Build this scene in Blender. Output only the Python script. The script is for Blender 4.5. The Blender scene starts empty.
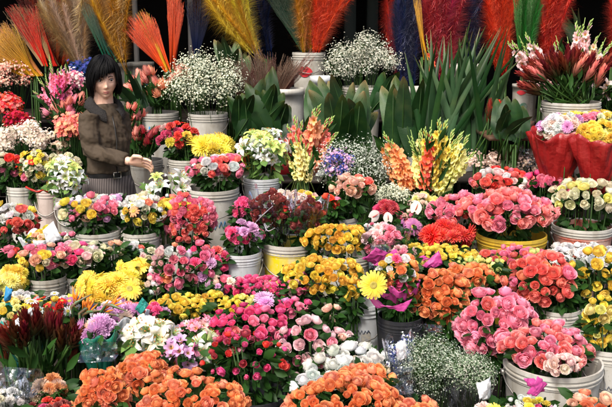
import bpy, math, random
import numpy as np
from mathutils import Vector, Matrix, Euler, noise

R = random.Random(7)
RN = np.random.RandomState(7)
SC = bpy.context.scene
COL = SC.collection
PI = math.pi
rad = math.radians

# ------------------------------------------------------------------ camera maths
F = 840.0                      # focal length in photo pixels (photo is 612 x 407)
CAM_H = 1.85
PITCH = rad(12.0)
CS, SN = math.cos(PITCH), math.sin(PITCH)


def at(px, py, Y):
    """World point at distance Y in front of the camera that stands where photo pixel (px,py) shows it."""
    u = (px - 306.0) / F
    v = (203.5 - py) / F
    dy = CS + v * SN
    dz = -SN + v * CS
    k = Y / dy
    return Vector((u * k, Y, CAM_H + dz * k))


def ppm(px, py, Y):
    """photo pixels per metre at that place"""
    v = (203.5 - py) / F
    return F * (CS + v * SN) / Y


def depth_for(y):
    return min(7.0, 1.585 / (0.156 + max(y - 25.0, 2) / 840.0))


def tier(Y):
    """height of the display benches at distance Y"""
    if Y >= 6.25:
        return 1.16
    if Y >= 5.5:
        return 0.84
    k = math.floor((Y - 2.2) / 0.45)
    return 0.27 + 0.07 * max(k, 0)


# ------------------------------------------------------------------ mesh building
class Geo:
    def __init__(self):
        self.v, self.f, self.m, self.c, self.n = [], [], [], [], 0

    def add(self, verts, faces, mat=0, col=None):
        verts = np.asarray(verts, dtype=np.float64).reshape(-1, 3)
        faces = [np.asarray(f, dtype=np.int64) for f in (faces if isinstance(faces, list) else [faces])]
        for f in faces:
            self.f.append(f + self.n)
            self.m.append(np.full(len(f), mat, dtype=np.int32))
        self.v.append(verts)
        if col is None:
            col = np.zeros((len(verts), 2))
        self.c.append(np.asarray(col, dtype=np.float64).reshape(-1, 2))
        self.n += len(verts)

    def add_geo(self, g, M=None, mat=None):
        """append other Geo transformed by 4x4 numpy matrix"""
        V = np.concatenate(g.v)
        if M is not None:
            M = np.array(M)
            V = V @ M[:3, :3].T + M[:3, 3]
        for f, m in zip(g.f, g.m):
            self.f.append(f + self.n)
            self.m.append(m if mat is None else np.full(len(f), mat, dtype=np.int32))
        self.v.append(V)
        self.c.append(np.concatenate(g.c))
        self.n += len(V)

    def mesh(self, name, mats, smooth=True):
        me = bpy.data.meshes.new(name)
        V = np.concatenate(self.v)
        loops = np.concatenate([f.reshape(-1) for f in self.f])
        tot = np.concatenate([np.full(len(f), f.shape[1], dtype=np.int64) for f in self.f])
        start = np.concatenate([[0], np.cumsum(tot)[:-1]])
        me.vertices.add(len(V))
        me.vertices.foreach_set('co', V.astype(np.float32).reshape(-1))
        me.loops.add(len(loops))
        me.loops.foreach_set('vertex_index', loops.astype(np.int32))
        me.polygons.add(len(tot))
        me.polygons.foreach_set('loop_start', start.astype(np.int32))
        me.polygons.foreach_set('material_index', np.concatenate(self.m).astype(np.int32))
        me.update(calc_edges=True)
        me.polygons.foreach_set('use_smooth', np.full(len(tot), smooth, dtype=bool))
        c = np.concatenate(self.c)
        at_ = me.attributes.new('pig', 'FLOAT_COLOR', 'POINT')
        cc = np.ones((len(V), 4), dtype=np.float32)
        cc[:, :2] = c
        cc[:, 2] = 0
        at_.data.foreach_set('color', cc.reshape(-1))
        for m in mats:
            me.materials.append(m)
        me.validate()
        return me


def grid_faces(nu, nv, wrap=False):
    """faces of a grid of (nv+1) rows with nu+1 columns (or nu columns when wrapped)"""
    w = nu if wrap else nu + 1
    out = []
    for j in range(nv):
        for i in range(nu):
            i2 = (i + 1) % w
            out.append((j * w + i, j * w + i2, (j + 1) * w + i2, (j + 1) * w + i))
    return np.array(out)


_GF = {}


def gf(nu, nv, wrap=False):
    k = (nu, nv, wrap)
    if k not in _GF:
        _GF[k] = grid_faces(nu, nv, wrap)
    return _GF[k]


def tube(g, pts, radii, seg=6, mat=0, t=None, cap=True, rnd=0.0):
    pts = [Vector(p) for p in pts]
    if not hasattr(radii, '__len__'):
        radii = [radii] * len(pts)
    vs = []
    prev = None
    for i, p in enumerate(pts):
        d = (pts[min(i + 1, len(pts) - 1)] - pts[max(i - 1, 0)])
        d = d.normalized() if d.length > 1e-9 else Vector((0, 0, 1))
        if prev is None:
            a = d.orthogonal().normalized()
        else:
            a = prev - d * prev.dot(d)
            a = a.normalized() if a.length > 1e-6 else d.orthogonal().normalized()
        prev = a
        b = d.cross(a)
        for k in range(seg):
            th = 2 * PI * k / seg
            vs.append(p + (a * math.cos(th) + b * math.sin(th)) * radii[i])
    vs = np.array([tuple(v) for v in vs])
    fs = [gf(seg, len(pts) - 1, True)]
    if cap and seg > 2:
        fs.append(np.array([list(range(seg))[::-1]]))
        fs.append(np.array([[(len(pts) - 1) * seg + k for k in range(seg)]]))
    c = np.zeros((len(vs), 2))
    c[:, 0] = np.repeat(np.linspace(0, 1, len(pts)), seg) if t is None else t
    c[:, 1] = rnd
    g.add(vs, fs, mat, c)


def box(g, lo, hi, mat=0, bev=0.0):
    x0, y0, z0 = lo
    x1, y1, z1 = hi
    if bev <= 0:
        v = [(x0, y0, z0), (x1, y0, z0), (x1, y1, z0), (x0, y1, z0), (x0, y0, z1), (x1, y0, z1), (x1, y1, z1), (x0, y1, z1)]
        f = np.array([(0, 3, 2, 1), (4, 5, 6, 7), (0, 1, 5, 4), (1, 2, 6, 5), (2, 3, 7, 6), (3, 0, 4, 7)])
        g.add(v, f, mat)
        return
    prof = [(0, bev), (bev, 0)]
    ring = []
    for (cx, cy, sx, sy) in ((x0, y0, 1, 1), (x1, y0, -1, 1), (x1, y1, -1, -1), (x0, y1, 1, -1)):
        a, b = (cx, cy + sy * bev), (cx + sx * bev, cy)
        ring += [a, b] if (sx * sy) > 0 else [b, a]
    vs = []
    cx, cy = (x0 + x1) / 2, (y0 + y1) / 2
    for z, ins in ((z0, bev), (z0 + bev, 0), (z1 - bev, 0), (z1, bev)):
        for (a, b) in ring:
            vs.append((a + (ins if a < cx else -ins) * (ins > 0), b + (ins if b < cy else -ins) * (ins > 0), z))
    f = [gf(8, 3, True), np.array([list(range(8))[::-1]]), np.array([[24 + k for k in range(8)]])]
    g.add(vs, f, mat)


def lathe(g, prof, seg=28, mat=0, squash=1.0):
    vs = []
    for (r, z) in prof:
        for k in range(seg):
            th = 2 * PI * k / seg
            vs.append((r * math.cos(th), r * math.sin(th) * squash, z))
    g.add(vs, gf(seg, len(prof) - 1, True), mat)


def link(o, parent=None, loc=None):
    COL.objects.link(o)
    if parent is not None:
        o.parent = parent
    if loc is not None:
        o.location = loc
    return o


def part(name, me, parent, loc=(0, 0, 0), rot=None, color=None, label=None, kind=None, scale=None):
    o = bpy.data.objects.new(name, me)
    link(o, parent, loc)
    if rot is not None:
        o.rotation_euler = rot
    if scale is not None:
        o.scale = scale if hasattr(scale, '__len__') else (scale,) * 3
    if color is not None:
        o.color = color
    if label:
        o['label'] = label
    if kind:
        o['kind'] = kind
    return o


def thing(name, label, cat, loc=(0, 0, 0), group=None, me=None, kind=None, rot=None):
    o = bpy.data.objects.new(name, me)
    link(o, None, loc)
    o['label'] = label
    o['category'] = cat
    if group:
        o['group'] = group
    if kind:
        o['kind'] = kind
    if rot is not None:
        o.rotation_euler = rot
    return o


def structure(name, me, loc=(0, 0, 0), label=None):
    o = bpy.data.objects.new(name, me)
    link(o, None, loc)
    o['kind'] = 'structure'
    if label:
        o['label'] = label
    return o


# ------------------------------------------------------------------ materials
def lin(c):
    out = []
    for x in c[:3]:
        x = x / 255.0
        out.append(x / 12.92 if x <= 0.04045 else ((x + 0.055) / 1.055) ** 2.4)
    return out


class NT:
    def __init__(self, name):
        self.mat = bpy.data.materials.new(name)
        self.mat.use_nodes = True
        self.t = self.mat.node_tree
        self.t.nodes.clear()
        self.out = self.n('ShaderNodeOutputMaterial')

    def n(self, typ, **kw):
        nd = self.t.nodes.new(typ)
        for k, v in kw.items():
            if k.startswith('i_'):
                key = k[2:].replace('_', ' ')
                nd.inputs[int(key) if key.isdigit() else key].default_value = v
            else:
                setattr(nd, k, v)
        return nd

    def l(self, a, b):
        self.t.links.new(a, b)

    def mix(self, fac, a, b, blend='MIX'):
        nd = self.n('ShaderNodeMix', data_type='RGBA', blend_type=blend)
        for sock, val in ((nd.inputs[0], fac), (nd.inputs[6], a), (nd.inputs[7], b)):
            if hasattr(val, 'links') or hasattr(val, 'is_linked'):
                self.l(val, sock)
            else:
                sock.default_value = val if not hasattr(val, '__len__') else (tuple(val) + (1,))[:4]
        return nd.outputs[2]

    def math(self, op, a, b=0.5, c=None):
        nd = self.n('ShaderNodeMath', operation=op)
        for k, val in enumerate((a, b) if c is None else (a, b, c)):
            if hasattr(val, 'is_linked'):
                self.l(val, nd.inputs[k])
            else:
                nd.inputs[k].default_value = val
        return nd.outputs[0]

    def noise(self, scale, detail=3, coord='Object', rough=0.55):
        tc = self.n('ShaderNodeTexCoord')
        nd = self.n('ShaderNodeTexNoise', i_Scale=scale, i_Detail=detail, i_Roughness=rough)
        self.l(tc.outputs[coord], nd.inputs['Vector'])
        return nd.outputs[0]

    def ramp(self, fac, stops):
        nd = self.n('ShaderNodeValToRGB')
        self.l(fac, nd.inputs[0])
        while len(nd.color_ramp.elements) < len(stops):
            nd.color_ramp.elements.new(0.5)
        for e, (p, c) in zip(nd.color_ramp.elements, stops):
            e.position = p
            e.color = tuple(c[:3]) + (1,) if hasattr(c, '__len__') else (c, c, c, 1)
        return nd.outputs[0]

    def bump(self, h, strength=0.3, dist=0.01):
        nd = self.n('ShaderNodeBump', i_Strength=strength, i_Distance=dist)
        self.l(h, nd.inputs['Height'])
        return nd.outputs[0]

    def principled(self, col, rough=0.6, normal=None, **kw):
        p = self.n('ShaderNodeBsdfPrincipled')
        if hasattr(col, 'is_linked'):
            self.l(col, p.inputs['Base Color'])
        else:
            p.inputs['Base Color'].default_value = tuple(col[:3]) + (1,)
        if hasattr(rough, 'is_linked'):
            self.l(rough, p.inputs['Roughness'])
        else:
            p.inputs['Roughness'].default_value = rough
        if normal is not None:
            self.l(normal, p.inputs['Normal'])
        for k, v in kw.items():
            p.inputs[k.replace('_', ' ')].default_value = v
        return p.outputs[0]

    def done(self, sh):
        self.l(sh, self.out.inputs[0])
        return self.mat


def petal_mat(name, tip=0.35, tipcol=(1, 1, 1), base=None, rough=0.6, transl=0.42, speck=0.0, base_w=0.35, var=0.28):
    """pigment from the object's own colour; paler rim along each petal's edge, optional different base"""
    m = NT(name)
    oi = m.n('ShaderNodeObjectInfo')
    at_ = m.n('ShaderNodeAttribute', attribute_name='pig')
    sep = m.n('ShaderNodeSeparateColor')
    m.l(at_.outputs['Color'], sep.inputs[0])
    t, rnd = sep.outputs[0], sep.outputs[1]
    fac = m.math('MULTIPLY', m.math('POWER', t, 2.2), tip)
    col = m.mix(fac, oi.outputs['Color'], tipcol)
    if base is not None:
        mr = m.n('ShaderNodeMapRange', i_1=0.0, i_2=base_w, i_3=1.0, i_4=0.0)
        m.l(t, mr.inputs[0])
        col = m.mix(mr.outputs[0], col, base)
    hsv = m.n('ShaderNodeHueSaturation')
    m.l(col, hsv.inputs['Color'])
    v = m.math('MULTIPLY_ADD', rnd, var, 1.0 - var * .55)
    m.l(v, hsv.inputs['Value'])
    h = m.math('MULTIPLY_ADD', rnd, 0.02, 0.49)
    m.l(h, hsv.inputs['Hue'])
    c = hsv.outputs[0]
    sh = m.principled(c, rough, Specular_IOR_Level=0.12)
    tr = m.n('ShaderNodeBsdfTranslucent')
    m.l(c, tr.inputs[0])
    mx = m.n('ShaderNodeMixShader', i_0=transl)
    m.l(sh, mx.inputs[1])
    m.l(tr.outputs[0], mx.inputs[2])
    return m.done(mx.outputs[0])


def leaf_mat(name, c1, c2, rough=0.42, transl=0.15, veins=0, objcol=False):
    m = NT(name)
    at_ = m.n('ShaderNodeAttribute', attribute_name='pig')
    sep = m.n('ShaderNodeSeparateColor')
    m.l(at_.outputs['Color'], sep.inputs[0])
    nz = m.noise(30, 3)
    f = m.math('ADD', m.math('MULTIPLY', sep.outputs[1], 0.7), m.math('MULTIPLY', nz, 0.3))
    col = m.mix(f, c1, c2)
    if objcol:
        nb = m.noise(5, 2)
        col = m.mix(m.math('MULTIPLY', m.ramp(nb, [(.5, 0.0), (.7, 1.0)]), .45), col, (.12, .16, .05))
        col = m.mix(m.math('POWER', sep.outputs[0], 14.0), col, (.22, .15, .06))
    if objcol:
        oi = m.n('ShaderNodeObjectInfo')
        col = m.mix(1.0, col, oi.outputs['Color'], 'MULTIPLY')
    nrm = None
    if veins:
        tc = m.n('ShaderNodeTexCoord')
        wv = m.n('ShaderNodeTexWave', i_Scale=veins, i_Distortion=1.5, i_Detail=2.0)
        wv.bands_direction = 'Z'
        m.l(tc.outputs['Object'], wv.inputs['Vector'])
        nrm = m.bump(wv.outputs[1], 0.12, 0.003)
        col = m.mix(m.math('MULTIPLY', wv.outputs[1], 0.05), col, (0.12, 0.2, 0.08))
    sh = m.principled(col, rough, nrm, Specular_IOR_Level=0.2)
    tr = m.n('ShaderNodeBsdfTranslucent')
    m.l(col, tr.inputs[0])
    mx = m.n('ShaderNodeMixShader', i_0=transl)
    m.l(sh, mx.inputs[1])
    m.l(tr.outputs[0], mx.inputs[2])
    return m.done(mx.outputs[0])


def plain(name, col, rough=0.6, nscale=0, namt=0.0, ncol=None, bump=0, bscale=60, bdist=.01, **kw):
    m = NT(name)
    c = col
    if nscale:
        nz = m.noise(nscale, 5)
        f = m.ramp(nz, [(0.42, 0.0), (0.62, 1.0)])
        c = m.mix(m.math('MULTIPLY', f, namt), col, ncol or (0.1, 0.08, 0.06))
    nrm = m.bump(m.noise(bscale, 4), bump, bdist) if bump else None
    return m.done(m.principled(c, rough, nrm, **kw))


M = {}
M['petal'] = petal_mat('petal', 0.2, (1, .86, .72))
M['petal_edge'] = petal_mat('petal_pale_edge', 0.5, (1, .8, .8))
M['petal_plain'] = petal_mat('petal_even', 0.0)
M['petal_yellow_base'] = petal_mat('petal_yellow_throat', 0.2, (1, .9, .85), base=(0.75, 0.5, 0.06), base_w=0.45)
M['petal_lily'] = petal_mat('petal_lily', 0.0, base=(0.45, 0.6, 0.16), base_w=0.5, transl=0.3)
M['bract'] = petal_mat('bract', 0.25, (0.9, .75, .6), transl=0.1)
M['leuc'] = petal_mat('bract_dark', 0.0, base=(0.02, 0.04, 0.012), base_w=0.6, transl=0.12, rough=0.45)
M['leaf'] = leaf_mat('rose_leaf', (0.006, 0.022, 0.005), (0.024, 0.078, 0.011), rough=.5)
M['leaf_light'] = leaf_mat('fresh_leaf', (0.06, 0.14, 0.03), (0.18, 0.3, 0.08))
M['stem'] = leaf_mat('stem', (0.015, 0.045, 0.008), (0.045, 0.1, 0.02))
M['blade'] = leaf_mat('broad_blade', (0.01, 0.036, 0.014), (0.042, 0.1, 0.04), rough=0.42, veins=22, transl=0.12, objcol=True)
M['sword'] = leaf_mat('sword_blade', (0.014, 0.05, 0.016), (0.07, 0.14, 0.066), rough=0.4, objcol=True)
M['fibre'] = petal_mat('plume_fibre', 0.22, (1, .9, .7), transl=0.15, rough=0.7, var=.9)
M['bud_green'] = plain('bud_green', (0.28, 0.4, 0.1), 0.5)
M['disc_yellow'] = plain('flower_disc', (0.5, 0.42, 0.08), 0.8, 200, 0.6, (0.2, 0.13, 0.02), 0.5, 300)
M['anther'] = plain('anther', (0.45, 0.16, 0.02), 0.8)
M['tiny'] = petal_mat('tiny_blossom', 0.0, transl=0.2)
# ------------------------------------------------------------------ flower heads (diameter about 1, facing +Z)
def petal(g, az, prof, width, shape=None, nu=4, nv=5, cup=0.0, ruffle=0.0, rnd=None, mat=0, flatwrap=0.0, rr=R, tw=0.0):
    """prof: list of (r,z) control points (bezier quadratic if 3); width: half width; shape(s)->0..1"""
    P = [np.array(p, float) for p in prof]
    s = np.linspace(0, 1, nv + 1)
    if len(P) == 3:
        c = np.outer((1 - s) ** 2, P[0]) + np.outer(2 * s * (1 - s), P[1]) + np.outer(s ** 2, P[2])
    else:
        c = np.outer((1 - s) ** 3, P[0]) + np.outer(3 * s * (1 - s) ** 2, P[1]) + np.outer(3 * s * s * (1 - s), P[2]) + np.outer(s ** 3, P[3])
    d = np.gradient(c, axis=0)
    d /= np.maximum(np.linalg.norm(d, axis=1, keepdims=True), 1e-6)
    nr, nz = -d[:, 1], d[:, 0]          # normal in the r,z plane pointing inward/up
    w = width * (np.array([shape(x) for x in s]) if shape else np.sin(PI * np.clip(s * 0.85 + 0.12, 0, 1)) ** 0.6)
    u = np.linspace(-1, 1, nu + 1)
    ph = rr.uniform(0, 6.28)
    rnd = rr.random() if rnd is None else rnd
    vs, cs = [], []
    for j in range(nv + 1):
        for i in range(nu + 1):
            x = w[j] * u[i]
            r, z = c[j]
            lift = cup * (u[i] ** 2) * w[j]
            if ruffle:
                lift += ruffle * s[j] ** 1.5 * math.sin(u[i] * 5.5 + ph) * (0.4 + abs(u[i]))
            r += nr[j] * lift
            z += nz[j] * lift
            x2 = x + tw * s[j]
            if flatwrap > 0:
                rw = max(r, flatwrap)
                a = az + x2 / rw
                vs.append((r * math.cos(a), r * math.sin(a), z - 0.12 * (u[i] ** 4) * w[j] * s[j]))
            else:
                vs.append((r * math.cos(az) - x2 * math.sin(az), r * math.sin(az) + x2 * math.cos(az), z))
            cs.append((s[j] * (0.75 + 0.25 * abs(u[i])), rnd))
    g.add(vs, gf(nu, nv), mat, cs)


def rose_geo(seed, openness=1.0, n=24):
    rr = random.Random(seed)
    g = Geo()
    for k in range(n):
        f = k / (n - 1.0)
        az = k * 2.399 + rr.uniform(-.25, .25)
        Rr = 0.045 + 0.33 * f * openness + rr.uniform(-.015, .015)
        H = 0.39 - 0.11 * f + rr.uniform(-.02, .02) + (1 - openness) * .12
        curl = (-0.02 + 0.17 * max(0, f - .3) * openness)
        prof = [(0.03, -0.08), (Rr * 1.15 + .02, -.08 + .02 * f), (Rr + .015, H * .75), (Rr + curl, H + rr.uniform(-.02, .02) - 0.10 * max(0, f - .7) * openness)]
        wd = (0.14 + 0.20 * f)
        petal(g, az, prof, wd, lambda s: min(1, 0.3 + 1.3 * s) * (1 if s < .7 else math.sqrt(max(0.25, 1 - ((s - .7) / .36) ** 2))), nu=5, nv=6,
              ruffle=0.013 * f, flatwrap=0.05, rr=rr, rnd=rr.random() * (.6 + .4 * f), cup=-.05 * f)
    # the sepals under the flower
    for k in range(5):
        petal(g, k * 1.257 + .3, [(0.03, -.09), (.16, -.12), (.26, -.1 - rr.random() * .12)], .045, lambda s: 1 - s ** 2 * .95, nu=2, nv=3, mat=1, rr=rr)
    return g


def carnation_geo(seed, n=46):
    rr = random.Random(seed)
    g = Geo()
    for k in range(n):
        f = (k + .5) / n
        az = k * 2.399
        el = f * 1.5
        rad_ = 0.46
        L = rad_ * (0.85 + rr.random() * .25)
        tip = (math.sin(el) * L, math.cos(el) * L * .8)
        mid = (math.sin(el) * L * .4, math.cos(el) * L * .5)
        petal(g, az + rr.uniform(-.3, .3), [(0.02, -.05), mid, tip], .13, lambda s: .15 + .85 * s ** 1.3, nu=6, nv=3, ruffle=.06, rr=rr, tw=rr.uniform(-.05, .05))
    tube(g, [(0, 0, -.3), (0, 0, 0)], [.09, .12], 6, 1)
    return g


def mum_geo(seed, rings=7, flat=.75, wd=.04, mat=0):
    """many-petalled ball: chrysanthemum, dahlia"""
    rr = random.Random(seed)
    g = Geo()
    for j in range(rings):
        el = rad(12 + j * 88.0 / (rings - 1))
        n = int(6 + 17 * math.sin(el))
        L = 0.3 + .2 * math.sin(el)
        for k in range(n):
            az = 2 * PI * (k + .5 * (j % 2)) / n + rr.uniform(-.08, .08)
            l = L * rr.uniform(.88, 1.08)
            tip = (math.sin(el) * l, math.cos(el) * l * flat + .03)
            mid = (math.sin(el) * l * .6, math.cos(el) * l * .35 + (.05 if j > 3 else .0))
            petal(g, az, [(0.03, 0), mid, tip], wd * rr.uniform(.85, 1.15), lambda s: .5 + .5 * math.sin(PI * min(1, s * .8 + .1)), nu=2, nv=3, cup=.5, rr=rr)
    tube(g, [(0, 0, -.25), (0, 0, 0)], [.03, .14], 6, 1)
    return g


def gerbera_geo(seed, n=22, wd=.055, disc=.14, rows=2):
    rr = random.Random(seed)
    g = Geo()
    for row in range(rows):
        for k in range(n):
            az = 2 * PI * (k + .5 * row) / n + rr.uniform(-.05, .05)
            l = (0.5 if row == 0 else .42) * rr.uniform(.92, 1.05)
            z = .02 + row * .03
            petal(g, az, [(disc * .6, z), (l * .6, z + .09), (l, z + rr.uniform(-.03, .05))], wd, lambda s: .45 + .55 * math.sin(PI * min(1, s * .75 + .12)), nu=2, nv=4, cup=.35, rr=rr)
    prof = [(disc, .05), (disc * .95, .085), (disc * .6, .1), (disc * .3, .08), (0.001, .07)]
    lathe(g, prof, 14, 2)
    tube(g, [(0, 0, -.25), (0, 0, 0.03)], [.03, .12], 6, 1)
    return g


def lily_geo(seed, petals=6, wd=.13, curl=1.0):
    rr = random.Random(seed)
    g = Geo()
    for k in range(petals):
        az = 2 * PI * k / petals + rr.uniform(-.1, .1)
        w = wd * (1.15 if k % 2 else .8)
        l = rr.uniform(.46, .54)
        petal(g, az, [(0.03, -.12), (.12, .22), (.32, .32), (l, .22 - .12 * curl * rr.random())], w, lambda s: max(.06, math.sin(PI * min(1, s * .93 + .06))) ** .8, nu=4, nv=7, cup=.35, ruffle=.02, rr=rr)
    for k in range(6):
        az = 2 * PI * (k + .5) / 6
        p = [(0, 0, 0), (math.cos(az) * .05, math.sin(az) * .05, .2), (math.cos(az) * .14, math.sin(az) * .14, .34)]
        tube(g, p, [.009, .008, .008], 3, 1)
        tube(g, [(p[2][0] - .03 * math.sin(az), p[2][1] + .03 * math.cos(az), .34), (p[2][0] + .03 * math.sin(az), p[2][1] - .03 * math.cos(az), .35)], .018, 4, 2)
    tube(g, [(0, 0, 0), (0, 0, .38)], [.012, .02], 4, 1)
    return g


def bud_geo(seed, fat=.16):
    g = Geo()
    prof = [(0.03, -.5), (fat * .8, -.25), (fat, 0), (fat * .75, .28), (fat * .3, .45), (.005, .5)]
    lathe(g, prof, 8, 0)
    c = g.c[0]
    c[:, 0] = np.repeat(np.linspace(0, 1, len(prof)), 8)
    c[:, 1] = np.tile(np.linspace(0, 1, 8), len(prof)) * .6
    return g


def freesia_geo(seed, n=5):
    """a small trumpet flower (orchid or alstroemeria like) with two buds"""
    rr = random.Random(seed)
    g = Geo()
    for k in range(n):
        az = 2 * PI * k / n + rr.uniform(-.15, .15)
        petal(g, az, [(0.03, -.2), (.14, .18), (.42 + rr.random() * .1, .24)], .17, lambda s: .25 + .75 * math.sin(PI * min(1, s * .75 + .12)), nu=4, nv=5, cup=.25, ruffle=.03, rr=rr)
    for k in range(5):
        az = k * 1.2
        tube(g, [(0, 0, 0), (math.cos(az) * .06, math.sin(az) * .06, .26)], .012, 3, 1)
    return g


def protea_geo(seed, n=74, L=1.0):
    """cone of upright overlapping bracts, tip upwards; length about 1, width about .6"""
    rr = random.Random(seed)
    g = Geo()
    for k in range(n):
        f = k / (n - 1.0)
        az = k * 2.399
        Rr = .02 + .27 * f
        H = (.95 - .45 * f ** 1.5) + rr.uniform(-.05, .05)
        z0 = -.1 - .3 * f * .6
        petal(g, az, [(.03, z0), (Rr + .14, z0 + .1), (Rr + .06 + .42 * f * rr.random(), H - .12 - .5 * rr.random() * f)], .05 + .012 * f, lambda s: (.4 + .6 * math.sin(PI * min(1, s * .8))) * (1 - .8 * s ** 6), nu=3, nv=5, cup=.25, rr=rr)
    return g


def leuc_geo(seed, n=26):
    """leafy spear of leucadendron: slender upright leaves around a stem, colouring upwards"""
    rr = random.Random(seed)
    g = Geo()
    for k in range(n):
        f = k / (n - 1.0)
        az = k * 2.399
        z = .85 * f
        l = (.34 + .1 * rr.random()) * (1.15 - .4 * f)
        spread = (.22 * (1 - f) + .05)
        petal(g, az, [(.01, z - .3), (spread * .9, z - .22 + l * .5), (spread + .05 * rr.random(), z - .3 + l + .15)], .062, lambda s: max(.1, math.sin(PI * min(1, s * .85 + .1))), nu=2, nv=4, cup=.3, rr=rr, rnd=rr.random() * .8)
        g.c[-1][:, 0] = f * .8 + .2 * g.c[-1][:, 0]
    tube(g, [(0, 0, -1.0), (0, 0, .4)], .012, 4, 1)
    return g


def glad_geo(seed, nf=14, nb=5):
    """gladiolus spike, length 1 from 0 to 1 along +Z; the florets face -Y"""
    rr = random.Random(seed)
    g = Geo()
    tube(g, [(0, 0, -.6), (0, 0, .5), (0.01, 0, 1)], [.011, .009, .004], 5, 1)
    for k in range(nf):
        z = .16 + .047 * k
        side = -1 if k % 2 else 1
        size = (.2 if k < nf - 3 else .12) * rr.uniform(.85, 1.1)
        a = rad(-90 + side * 40 + rr.uniform(-12, 12))
        fl = Geo()
        for q in range(6):
            petal(fl, q * PI / 3 + rr.uniform(-.15, .15), [(.03, -.3), (.16, .2), (.45 + .1 * rr.random(), .3)], .21, lambda s: .25 + .75 * math.sin(PI * min(1, s * .72 + .15)), nu=4, nv=4, cup=.2, ruffle=.05, rr=rr, rnd=rr.random())
        d = Vector((math.cos(a), math.sin(a), .35)).normalized()
        Mx = Matrix.Translation(Vector((math.cos(a) * .05, math.sin(a) * .05, z + .03))) @ d.to_track_quat('Z', 'Y').to_matrix().to_4x4() @ Matrix.Scale(size, 4)
        g.add_geo(fl, Mx, 0)
    for k in range(nb):
        z = .16 + .047 * nf + .035 * k
        side = -1 if k % 2 else 1
        a = rad(-90 + side * 50)
        p0 = Vector((0, 0, z))
        d = Vector((math.cos(a) * .4, math.sin(a) * .4, 1)).normalized()
        s = .1 - .008 * k
        tube(g, [p0, p0 + d * s * .5, p0 + d * s], [.008, .015, .003], 5, 1)
        if k < 2:
            tube(g, [p0 + d * s * .5, p0 + d * s * 1.25], [.012, .004], 5, 0)
    return g


def plume_geo(seed, n=800, barb=.19, droop=.5, wid=.0024, L=1.0, bare=.12):
    """feathery dyed grass plume, stem from 0, feather up to L, bending towards +X"""
    rr = random.Random(seed)
    g = Geo()
    bend = rr.uniform(.02, .34)
    P = lambda s: np.array((bend * s * s * L, 0, s * L * (1 - .1 * s)))
    tube(g, [P(x) for x in np.linspace(0, 1, 8)], [.004] * 7 + [.002], 4, 0, t=0)
    vs, cs, fs = [], [], []
    for k in range(n):
        s = bare + (1 - bare) * (k / n) ** .9
        p = P(s)
        az = rr.uniform(0, 2 * PI)
        f = (s - bare) / (1 - bare)
        l = barb * (math.sin(PI * min(1, f * .9 + .1)) ** .6) * rr.uniform(.5, 1.2)
        d = np.array((math.cos(az) * .55, math.sin(az) * .55, 1.0))
        d /= np.linalg.norm(d)
        side = np.cross(d, (0.3, .2, 1))
        side /= np.linalg.norm(side)
        e1 = p + d * l * .5
        e2 = p + d * l + np.array((math.cos(az), math.sin(az), -.6)) * l * droop * rr.uniform(.4, 1)
        w = wid * rr.uniform(.6, 1.3)
        b = len(vs)
        vs += [p - side * w, p + side * w, e1 + side * w, e1 - side * w, e2]
        r_ = rr.random()
        cs += [(0, r_), (0, r_), (.5, r_), (.5, r_), (1, r_)]
        fs.append((b, b + 1, b + 2, b + 3))
        fs.append((b + 3, b + 2, b + 4, b + 4))
    q = np.array([f for f in fs if f[2] != f[3]])
    tr = np.array([f[:3] for f in fs if f[2] == f[3]])
    g.add(vs, [q, tr], 0, cs)
    return g


def straw_geo(seed, n=40, spread=.1, L=1.0, wid=.003):
    """a sheaf of stiff straws fanning out from a point, along +Z"""
    rr = random.Random(seed)
    g = Geo()
    for k in range(n):
        a, q = rr.uniform(0, 2 * PI), rr.random() ** .5
        x, y = math.cos(a) * q * spread, math.sin(a) * q * spread
        l = L * rr.uniform(.72, 1.0)
        b0 = Vector((x * .12, y * .12, 0))
        p1 = Vector((x * .45, y * .45, l * .5))
        p2 = Vector((x * 1.0, y * 1.0, l))
        tube(g, [b0, p1, p2], [wid, wid * .9, wid * .5], 3, 0, rnd=rr.random(), cap=False)
        for j in range(5):     # grains near the tip
            s = rr.uniform(.72, 1)
            p = b0.lerp(p2, s)
            d = Vector((rr.uniform(-1, 1), rr.uniform(-1, 1), 1.6)).normalized() * L * .035
            tube(g, [p, p + d], [wid * .9, wid * .3], 3, 0, rnd=rr.random(), cap=False)
    return g


def blade_geo(seed, L=1.0, W=.13, bend=.15, fold=.25, stem=.25, tipk=1.0):
    """broad lance-shaped leaf on its stalk, along +Z, bending to +Y(back)/-Y"""
    rr = random.Random(seed)
    g = Geo()
    nv, nu = 14, 6
    vs, cs = [], []
    rnd = rr.random()
    tw = rr.uniform(-.3, .3)
    for j in range(nv + 1):
        s = j / nv
        z = stem + (L - stem) * s
        y = bend * (s ** 2) * L
        w = W * (math.sin(PI * min(1, (s * .9 + .06)) ** .85) ** .75) * (1 if s < .97 else .4)
        a = tw * s
        for i in range(nu + 1):
            u = -1 + 2 * i / nu
            x = w * u
            yy = y + fold * abs(x) + .012 * math.sin(s * 11 + u * 3 + seed) * abs(u)
            vs.append((x * math.cos(a) - (yy - y) * math.sin(a), y + (yy - y) * math.cos(a) + x * math.sin(a), z))
            cs.append((s, rnd + (.35 if abs(u) < .1 else 0)))
    g.add(vs, gf(nu, nv), 0, cs)
    tube(g, [(0, 0, -.3), (0, 0, stem), (0, bend * .05, stem + .3 * (L - stem)), (0, bend * .8 * L, stem + .9 * (L - stem))], [.011, .009, .006, .002], 5, 1)
    return g


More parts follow.
